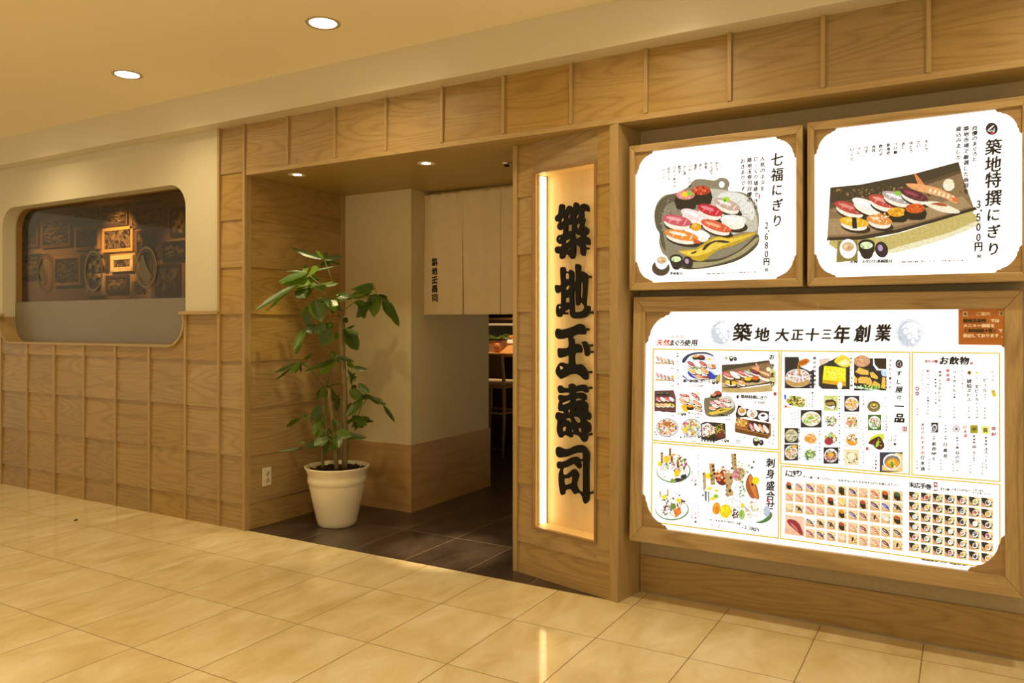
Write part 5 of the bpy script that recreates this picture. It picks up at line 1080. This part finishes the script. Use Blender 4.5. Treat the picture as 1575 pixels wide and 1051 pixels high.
p.rect('#201c20', 142, 118, 668, 640); p.poly('#ffffff', [(142, 560), (668, 650), (668, 660), (142, 600)]); p.ell('#d89a68', 272, 165, 132, 96, 0, 26); p.specks(['#e8b488', '#c07c48', '#f4ccb0'], 272, 165, 118, 82, 60, 22, 3, .25); p.poly('#2c1810', [(470, 125), (665, 125), (665, 290), (540, 290), (485, 220)], 0); p.poly('#ffffff', [(450, 118), (468, 125), (480, 220), (545, 290), (665, 295), (665, 320), (510, 315), (452, 230)], 0)
p.poly('#c8e0f0', [(580, 330), (665, 315), (665, 410), (600, 400)], 2)
for q in ([(160, 340), (220, 265), (380, 320), (380, 390), (250, 380)], [(395, 350), (450, 340), (535, 420), (520, 460), (420, 430)], [(142, 390), (190, 440), (190, 530), (142, 510)], [(200, 450), (250, 415), (370, 420), (330, 530), (215, 520)], [(350, 440), (400, 430), (440, 500), (420, 570), (330, 530)], [(430, 550), (470, 480), (570, 540), (560, 600)], [(580, 600), (600, 420), (650, 430), (660, 620)]): p.poly('#e0a030', q, 0); p.poly('#f4c050', [(x*.94+q[0][0]*.06+2, y*.97+q[0][1]*.03) for x, y in q], 0)
p.specks(['#5c9820', '#a0d840', '#d8f090'], 400, 585, 240, 34, 60, 20, 5); p.vert('ふんわり煮穴子', 730, 150, 722, 590, 50, .008); p.vert('九八〇円', 665, 420, 662, 590, 26, .0)
p.ell('#181418', 872, 210, 60, 70); p.ell('#e8e8e8', 862, 185, 36, 6, -40, 10); p.ell('#e8e8e8', 850, 230, 20, 5, 20, 10); p.ell('#e8e8e8', 895, 215, 6, 30, 10, 10); p.ell('#d03040', 885, 250, 20, 12)
for a, y, z in (('す', 362, 96), ('し', 500, 90), ('屋', 625, 112), ('の', 750, 76), ('一', 893, 150)): p.ch(a, 872, y, z, .018, italic=.1)
p.crop(1295, 630, 10.51); p.ch('品', 932, 140, 160, .03, italic=.08); p.rect('#b04c4c', 978, 275, 1052, 355)
for dx in (0, 1): 
    for dy in (0, 1): p.rect('#f8e8e8', 990+dx*30, 288+dy*30, 1008+dx*30, 306+dy*30)
def tile(x0, y0, x1, y1, bg, plate, cols, seed, dish=None):
    p.rect(bg, x0, y0, x1, y1); cx, cy = (x0+x1)/2, (y0+y1)/2
    if plate: p.ell(plate, cx, cy, (x1-x0)*.46, (y1-y0)*.42)
    p.specks(cols, cx, cy+(y1-y0)*.03, (x1-x0)*.38, (y1-y0)*.33, 95, (x1-x0)*.10, seed)
    if dish: p.ell(dish[0], cx+dish[1]*(x1-x0), cy+dish[2]*(y1-y0), dish[3]*(x1-x0), dish[4]*(y1-y0))
p.crop(1200, 540, 10.51)
tile(705, 720, 935, 970, '#d8dc88', None, ['#e8e8b0', '#b0b860'], 1); p.poly('#2c2418', [(735, 800), (860, 790), (910, 850), (880, 950), (800, 900), (740, 880)], 2); p.poly('#f8f4ec', [(735, 895), (820, 900), (885, 880), (870, 940), (800, 925)], 2); p.poly('#b08838', [(745, 840), (860, 820), (880, 870), (760, 880)], 2)
tile(1037, 725, 1280, 985, '#1e2030', '#f4ece0', ['#e8a060', '#d88040', '#f8e0c0', '#f0c850'], 2)
tile(332, 955, 672, 1238, '#1c1c20', '#f8f6ec', ['#e8d8a0', '#fffff0', '#8cc040', '#c8a860', '#f4ecc8'], 3)
tile(705, 1000, 935, 1250, '#ffffff', None, ['#5c9820', '#98c840', '#283818', '#e8e060', '#e0b0b8', '#ffffff', '#903858'], 4); tile(1037, 1010, 1280, 1270, '#f0ece4', '#ffffff', ['#e89070', '#f4b898', '#68a030', '#f4d850', '#d87858'], 5)
tile(72, 1245, 295, 1490, '#181814', '#d8d0a0', ['#e8e0b8', '#b8b078', '#504830', '#f0ecd0'], 6); tile(375, 1290, 610, 1525, '#fbf8f0', '#ffffff', ['#f0a030', '#e88c20', '#f8d088'], 7, ('#e89428', 0, .02, .36, .32)); p.specks(['#f8c870', '#f0b050', '#fff0d0'], 495, 1395, 70, 60, 20, 20, 3)
tile(705, 1275, 945, 1530, '#ffffff', None, ['#f4e040', '#8cc030', '#ffffff', '#e8c020', '#284818'], 8, ('#a82838', -.15, .22, .30, .24)); tile(1037, 1300, 1280, 1560, '#fbf8f0', '#ffffff', ['#f4a830', '#f8f4ec', '#385828', '#e89820'], 9, ('#f0a028', -.05, .2, .22, .18))
tile(68, 1505, 295, 1770, '#1c2028', '#f0e8e0', ['#e87840', '#68a030', '#305018', '#f4e8e0', '#f0a868'], 10, ('#f4c030', .22, -.36, .2, .09)); tile(378, 1535, 608, 1795, '#e8f0f4', '#ffffff', ['#303840', '#68a830', '#98d850', '#f0e040', '#788088'], 11)
tile(705, 1555, 945, 1820, '#1a1c24', '#f4f4f0', ['#b04838', '#d87860', '#78a838', '#90302c'], 12, ('#f8b830', 0, -.05, .18, .13)); tile(1037, 1585, 1280, 1845, '#f4e4b8', None, ['#f0e0b0', '#d8a850', '#28201c', '#f8f0d8', '#c08838'], 13, ('#f4ecc8', 0, -.05, .26, .22))
for q in ((190, 1020, 1200), (240, 1000, 1200), (290, 960, 1120)): p.vert('白子天ぷら', q[0], q[1], q[0], q[2], 24, 0)
for x, y in ((960, 740), (960, 1010), (960, 1290), (960, 1570), (640, 1300), (640, 1560), (310, 1270), (318, 1540)): p.vert('季節の一品', x, y, x, y+190, 26, 0)
for x, y in ((990, 740), (1010, 1010), (1010, 1290), (1005, 1600), (290, 1290), (350, 1560)): p.vert('五八〇円', x+18, y, x+18, y+150, 22, 0, '#505060')
p.crop(1300, 540, 10.51); tile(345, 790, 580, 1005, '#ffffff', None, ['#a89858', '#685828', '#c8b878'], 14, ('#8c7838', 0, 0, .45, .42)); p.ell('#6a5a2c', 465, 880, 80, 60); p.ell('#d8c890', 465, 890, 62, 46); p.ell('#5c4a20', 465, 880, 42, 36); p.ell('#f8cc18', 466, 872, 27, 24)
for x, y in ((285, 740), (650, 750), (340, 1090), (680, 1080)): p.vert('五八〇円', x, y, x, y+150, 24, 0)
p.vert('いか焼', 300, 750, 300, 860, 26, 0)
p.crop(1295, 630, 10.51); tile(420, 85, 635, 340, '#3c6c1c', '#f8f4ee', ['#f0d8c8', '#ffffff', '#88b838', '#e8b888', '#c88868', '#4c8c20'], 15)
p.poly('#d8e838', [(450, 470), (560, 400), (680, 400), (670, 500), (600, 540), (460, 520)], 2); p.poly('#4c1418', [(430, 530), (480, 490), (600, 435), (660, 510), (690, 590), (640, 650), (560, 640), (500, 575), (440, 560)], 2); p.specks(['#7c2028', '#a8c838', '#300c10', '#90343c'], 580, 550, 80, 80, 50, 18, 7); p.ell('#b0d838', 575, 555, 22, 60, 20); p.rect('#b84850', 385, 610, 430, 658); p.poly('#e8c060', [(435, 640), (490, 668), (440, 660)])
p.rect('#2c3048', 610, 690, 985, 1010); p.poly('#f0d080', [(860, 700), (985, 720), (985, 1010), (900, 1000), (650, 985), (650, 900), (900, 900)]); p.ell('#f4f2f0', 815, 845, 152, 132, 0, 26); p.ell('#8c7c60', 815, 850, 128, 106, 0, 26); p.ell('#e8a020', 822, 872, 112, 80, 0, 26); p.ell('#f4c048', 800, 850, 60, 34); p.ell('#5ca020', 808, 885, 24, 44); p.ell('#fff4c0', 850, 925, 16, 20); p.ell('#402010', 822, 915, 12, 16)
p.vert('づけ鮪', 862, 430, 858, 560, 44, .012); p.vert('自家製づけまぐろ', 795, 450, 795, 640, 22, 0); p.vert('六八〇円', 752, 500, 750, 650, 28, 0); p.vert('うに茶碗蒸', 552, 720, 548, 945, 34, .004); p.vert('一、〇八〇円', 500, 770, 498, 940, 26, 0)
for x, y in ((345, 390), (350, 690)): p.vert('おすすめ', x, y, x, y+170, 28, 0)
for x, y in ((305, 180), (305, 470), (300, 780), (665, 190)): p.vert('五八〇円', x, y, x, y+140, 24, 0)
p.vert('からすみ大根', 712, 110, 716, 330, 28, 0)
# panel 4 : drinks
p.crop(1400, 535, 9.14)
for a, x in (('お', 478), ('飲', 618), ('物', 760)): p.ch(a, x, 182, 122, .03, italic=.12)
p.horiz('約50種', 232, 190, 362, 192, 50, .008, '#a03038'); p.rect('#c07070', 842, 200, 880, 238); p.horiz('Drinks & Sake', 910, 228, 1095, 233, 18, 0, '#a0a0b0')
R1 = '#b03848'
p.vert('ビール', 1165, 335, 1162, 455, 44, .006, R1); p.poly('#e8b818', [(1135, 600), (1188, 590), (1210, 685), (1160, 692)]); p.poly('#f8ece0', [(1128, 585), (1188, 570), (1190, 595), (1135, 605)]); p.poly('#c08018', [(1150, 612), (1190, 600), (1192, 610), (1155, 622)])
p.vert('ビール', 1055, 455, 1050, 600, 56, .012); p.vert('中びん', 1052, 660, 1050, 730, 26, 0); p.vert('６８０円', 1052, 850, 1045, 990, 38, 0, asp=.8)
p.ell('#f4d818', 935, 352, 18, 18); p.vert('ザ・', 935, 430, 935, 480, 24, 0); p.vert('生ビール', 938, 545, 938, 725, 54, .012); p.ch('中', 935, 785, 26, 0); p.vert('５８０円', 940, 845, 940, 985, 38, 0, asp=.8)
p.ell('#a8782c', 830, 352, 28, 30); p.ell('#3c2c18', 832, 350, 10, 20, 30); p.vert('琥珀', 828, 470, 826, 540, 66, .014); p.vert('ヱビス', 830, 600, 824, 730, 54, .012); p.vert('６８０円', 826, 845, 826, 985, 38, 0, asp=.8)
p.vert('ウィスキー', 730, 330, 735, 560, 42, .004, R1); p.vert('ハイボール', 622, 345, 618, 600, 52, .008); p.vert('各種', 622, 660, 622, 695, 26, 0); p.vert('４８０円', 618, 840, 615, 985, 36, 0, asp=.8)
p.vert('果実酒', 528, 325, 530, 450, 52, .010, R1); p.vert('梅酒', 418, 340, 418, 390, 38, .004); p.vert('エクセレント', 418, 460, 418, 740, 50, .010); p.vert('５８０円', 418, 830, 420, 975, 36, 0, asp=.8); p.vert('くろ糖梅酒・あんず酒', 355, 350, 358, 780, 26, 0)
p.vert('酎ハイ・サワー', 252, 330, 250, 620, 44, .006, R1); p.vert('各種', 250, 705, 250, 745, 28, 0); p.vert('４８０円', 248, 785, 246, 930, 34, 0, asp=.8); p.vert('グラスワイン', 168, 330, 165, 640, 38, .004, R1)
p.ell('#b03040', 98, 575, 28, 30); p.ch('赤', 98, 575, 34, .01, '#ffffff'); p.ell('#303038', 98, 645, 28, 30); p.ch('白', 98, 645, 34, .01, '#ffffff'); p.vert('７８０円', 100, 815, 100, 945, 34, 0, asp=.8)
for x, y0, y1 in ((1095, 430, 560), (985, 430, 540), (880, 450, 570), (680, 330, 430), (470, 340, 630), (300, 310, 450), (520, 500, 640), (730, 600, 690)): p.vert('Japanese', x, y0, x, y1, 12, 0, '#a8b0c8')
p.crop(1400, 640, 9.55)
p.vert('焼酎', 1225, 185, 1228, 270, 62, .012, R1); p.rect('#f4ec88', 1045, 145, 1165, 270); p.ch('喜', 1103, 208, 70, .012, '#706828'); p.vert('麦焼酎', 1112, 320, 1112, 415, 34, .006); p.vert('きろっく', 1115, 490, 1112, 650, 54, .010); p.vert('５８０円', 1060, 700, 1058, 850, 36, 0, asp=.8); p.vert('水割り', 1115, 720, 1115, 795, 22, 0)
p.rect('#a8981c', 880, 135, 993, 255); p.ch('中', 938, 195, 60, .012, '#4c4410'); p.vert('麦焼酎', 937, 295, 940, 390, 34, .006); p.vert('中々', 938, 455, 935, 540, 58, .010); p.vert('お湯割り', 935, 590, 935, 680, 22, 0); p.vert('５８０円', 882, 680, 880, 830, 36, 0, asp=.8)
p.vert('日本酒', 805, 165, 808, 290, 52, .006, R1); p.ell('#c84850', 675, 192, 54, 52); p.ell('#ffffff', 675, 192, 43, 42); p.ch('酒', 675, 192, 44, .008, '#304038'); p.vert('純米', 690, 320, 690, 360, 32, 0); p.vert('上撰', 692, 415, 690, 465, 40, .004); p.vert('ねのひ', 692, 540, 690, 670, 58, .008); p.vert('５８０円', 632, 660, 630, 810, 34, 0, asp=.8); p.vert('一合', 692, 740, 692, 800, 26, 0)
p.vert('北海道', 520, 140, 520, 230, 24, 0); p.vert('冷酒', 518, 300, 518, 335, 26, 0); p.vert('日高見', 515, 420, 515, 590, 60, .008); p.vert('８８０円', 450, 650, 450, 790, 34, 0, asp=.8)
p.rect('#241c20', 308, 98, 410, 245); p.ell('#e8e4e4', 350, 180, 42, 62, 20); p.ell('#242024', 348, 185, 26, 44, 20); p.ell('#b8a8a8', 348, 190, 14, 28, 20); p.vert('冷酒', 348, 300, 348, 335, 26, 0); p.vert('新政№６', 352, 410, 348, 625, 62, .008); p.vert('８８０円', 278, 640, 275, 785, 34, 0, asp=.8)
p.vert('本日の', 183, 125, 183, 245, 48, .006); p.vert('おすすめ', 183, 315, 183, 540, 58, .008, '#d84830'); p.vert('日本酒', 180, 610, 182, 775, 62, .012); p.vert('７８０円', 102, 620, 100, 770, 34, 0, asp=.8)
for x, y0, y1 in ((90, 100, 560), (118, 100, 560), (230, 110, 470), (400, 400, 520), (570, 400, 550), (745, 540, 640), (880, 420, 600), (985, 290, 640), (1050, 450, 620), (1160, 310, 610), (1215, 320, 760)): p.vert('Japanese sake', x, y0, x, y1, 10, 0, '#a8b0c8')
# panel 5 : nigiri grid and hand rolls
p.crop(1200, 715, 8.08)
for a, x in (('に', 108), ('ぎ', 175), ('り', 240)): p.ch(a, x, 108, 92, .020, italic=.12)
p.horiz('全52種', 300, 145, 385, 158, 32, 0); p.horiz('1貫100円より', 448, 165, 640, 182, 28, 0)
p.crop(1180, 700, 3.987); p.horiz('お好きなにぎりをお好きなだけお楽しみ下さい', 445, 155, 800, 186, 17, .004)
p.horiz('末広手巻', 886, 182, 990, 194, 36, .022); p.rect('#a02430', 1020, 166, 1044, 222); p.vert('大嶋', 1032, 180, 1032, 205, 20, .008, '#ffffff'); p.horiz('全42種', 1068, 206, 1108, 212, 16, 0); p.horiz('1本200円より', 1138, 210, 1240, 220, 16, 0); p.horiz('人気の味を', 1266, 214, 1322, 220, 11, 0); p.horiz('ぜひお楽しみ下さい', 1266, 230, 1378, 242, 11, 0)
import itertools
NCOL = [['#c8603a','#b87848','#5c2878','#e8a050','#a86848','#2c3020','#482858','#f0b088','#d86040','#d05828','#406038'],
        ['#e09070','#e08858','#e87030','#d05018','#b04828','#f0d860','#e8a890','#b84038','#583060','#2048c8','#303028'],
        ['#f0e0a0','#584030','#d86870','#e08890','#f0b878','#d89020','#585878','#a84848','#e08050','#f8ece8','#c06030'],
        [None, None,'#786040','#504028','#705838','#a84c30','#e8a080','#a03038','#e08058','#483848','#504840'],
        [None, None,'#b84850','#483848','#503c34','#f4d8b8','#e8a828','#f09060','#f0a088','#702c2c','#e0b858']]
GUN = {(0,0),(0,5),(0,9),(0,10),(1,4),(1,7),(2,5),(2,10),(3,5)}
gx = [115, 173, 237, 303, 367, 434, 500, 564, 632, 700, 770]; gy0 = [158, 226, 292, 366, 452]
gxs = [(112,160),(170,223),(234,293),(300,354),(364,421),(432,487),(496,555),(562,618),(630,692),(698,756),(768,832)]
def colbase(x, r): # slope of the rows across the panel
    return {0: 158, 1: 226, 2: 294, 3: 366, 4: 434}[r]+(x-112)*[.092, .096, .104, .118, .128][r]
for r in range(5):
    for c in range(11):
        if NCOL[r][c] is None: continue
        x0, x1 = gxs[c]; y0, y1 = colbase(x0, r), colbase(x1, r); h = 56+(x0-112)*.016; h = min(h, 64)
        p.n = 0; p.poly('#f8d49c' if (r, c) not in ((0, 0), (0, 1), (3, 2), (1, 4)) else '#fdf6ea', [(x0, y0), (x1, y1), (x1, y1+h), (x0, y0+h)])
        p.poly('#f0b878', [(x0, y0+h*.35), (x1, y1+h*.8), (x1, y1+h), (x0, y0+h)])
        cx, cy = (x0+x1)/2-2, (y0+y1)/2+h*.48; W_ = x1-x0
        if (r, c) in GUN: p.poly('#141410', [(cx-W_*.34, cy-h*.18), (cx+W_*.28, cy-h*.05), (cx+W_*.30, cy+h*.42), (cx, cy+h*.46), (cx-W_*.30, cy+h*.22)], 0); p.ell(NCOL[r][c], cx-W_*.03, cy-h*.18, W_*.33, h*.18, 20)
        else:
            p.ell('#a86838', cx+1.5, cy+h*.10, W_*.47, h*.17, 38); p.ell('#fdeee0', cx-W_*.02, cy+h*.05, W_*.42, h*.16, 38); p.ell(NCOL[r][c], cx, cy-h*.03, W_*.46, h*.15, 38); p.ell('#f8dcc8', cx-W_*.08, cy-h*.06, W_*.26, h*.03, 38)
            if (r, c) in ((2, 1), (3, 3), (3, 4), (1, 10), (2, 8), (4, 6), (4, 10)): p.ell('#181410', cx, cy, W_*.10, h*.24, 15)
        p.vert('旬', x1-5, y1+h*.35, x1-5, y1+h*.5, 6, .02)
p.n = 0; p.poly('#f6cba8', [(110, 366), (228, 380), (228, 502), (108, 484)]); p.poly('#f0b890', [(108, 450), (228, 470), (228, 502), (108, 484)]); p.poly('#b07050', [(125, 400), (160, 402), (200, 430), (222, 495), (170, 460), (130, 425)], 3); p.poly('#9c2430', [(122, 398), (150, 395), (185, 410), (208, 445), (216, 495), (170, 458), (130, 420)], 3); p.poly('#d86c70', [(140, 415), (165, 430), (195, 470), (160, 445)], 3)
R = random.Random(4); TC = ['#e8ece0', '#d85848', '#384058', '#e8b020', '#4c2820', '#a84830', '#b8c840', '#c83c48', '#e07c30', '#d8b888', '#f0f0e8', '#703828', '#f0a838', '#c8d8c0']
txs = [(868,932),(941,1005),(1013,1079),(1086,1152),(1160,1226),(1235,1304),(1311,1386)]
for r in range(6):
    for c in range(7):
        x0, x1 = txs[c]; f = lambda x: 224+r*62.5+(x-868)*(.085+r*.012)
        y0, y1 = f(x0), f(x1); h = 53+c*.9; p.n = 0; W_ = x1-x0
        p.poly('#f4d488', [(x0, y0), (x1, y1), (x1, y1+h), (x0, y0+h)]); p.poly('#e0a070', [(x0, y0+h*.25), (x0+W_*.5, y0+h*.6), (x0+W_*.5, y0+h), (x0, y0+h)])
        p.poly('#15140f', [(x0, y0), (x0+W_*.45, y0+h*.04), (x0+W_*.85, y0+h*.45), (x0+W_*.88, y0+h*.95), (x0+W_*.5, y0+h*.98), (x0+W_*.1, y0+h*.45)], 0)
        cx, cy = x0+W_*.58, y0+h*.58; p.ell('#f6f4ee', cx, cy, W_*.25, h*.32, 15); cc = R.choice(TC); p.ell(cc, cx-W_*.03, cy-h*.03, W_*.17, h*.21, 25)
        p.specks([cc, R.choice(TC), '#ffffff'], cx, cy, W_*.18, h*.22, 6, 6, r*7+c)
        p.vert('旬', x1-6, y1+h*.4, x1-6, y1+h*.55, 7, .02)
p.crop(1180, 700, 3.987); p.horiz(NOTE, 945, 640, 1232, 680, 10, .004)
finish(p, pB)
# brown paper notice stuck over the upper right corner of the board
q0 = Poster(.027, SL, .30, .010); q0.crop(1465, 465, 14.01)
n1 = MB(); c = [q0.xz(*a) for a in ((128, 155), (1212, 128), (1212, 925), (1105, 925), (128, 915))]
tt = thing('paper_notice', 'brown notice with white writing, stuck over the top right corner of the large board', 'notice', (c[0][0], .06, c[3][1]))
n1.prism([c], 0, 1); n1.v = [Vector((v.x, q0.y0+q0.off+q0.k*(v.z-q0.zr)+(.0012 if v.y > .5 else 0), v.z)) for v in n1.v]
BROWN = mat('brown_notice_paper', hexc('#a86428'), .6, emit=hexc('#b86828'), es=.22); no = obj('paper', n1, BROWN, tt)  # faint glow put into the paper's colour, though it is no lamp
q0.rect('#f0e0c8', 222, 200, 325, 300); q0.rect('#e0d0a0', 1000, 195, 1105, 295); q0.ch('玉', 273, 250, 70, .02, '#58503c'); q0.ch('玉', 1052, 245, 70, .02, '#58503c')
q0.horiz('ご案内', 560, 250, 760, 250, 88, .01, '#f0d8b8'); q0.horiz('築地玉寿司', 280, 398, 675, 398, 88, .035, '#3c3018'); q0.horiz('では', 865, 400, 965, 400, 84, .035, '#fff0e0')
q0.horiz('メニュー価格を', 275, 505, 865, 505, 84, .035, '#fff0e0'); q0.horiz('『本体価格+税』', 285, 612, 905, 612, 84, .035, '#3c3018'); q0.ch('で', 1035, 615, 80, .035, '#fff0e0'); q0.horiz('表記しております。', 275, 722, 1050, 724, 84, .035, '#fff0e0')
obj('lettering', q0.pic, PAINTED, no, fixn=False)
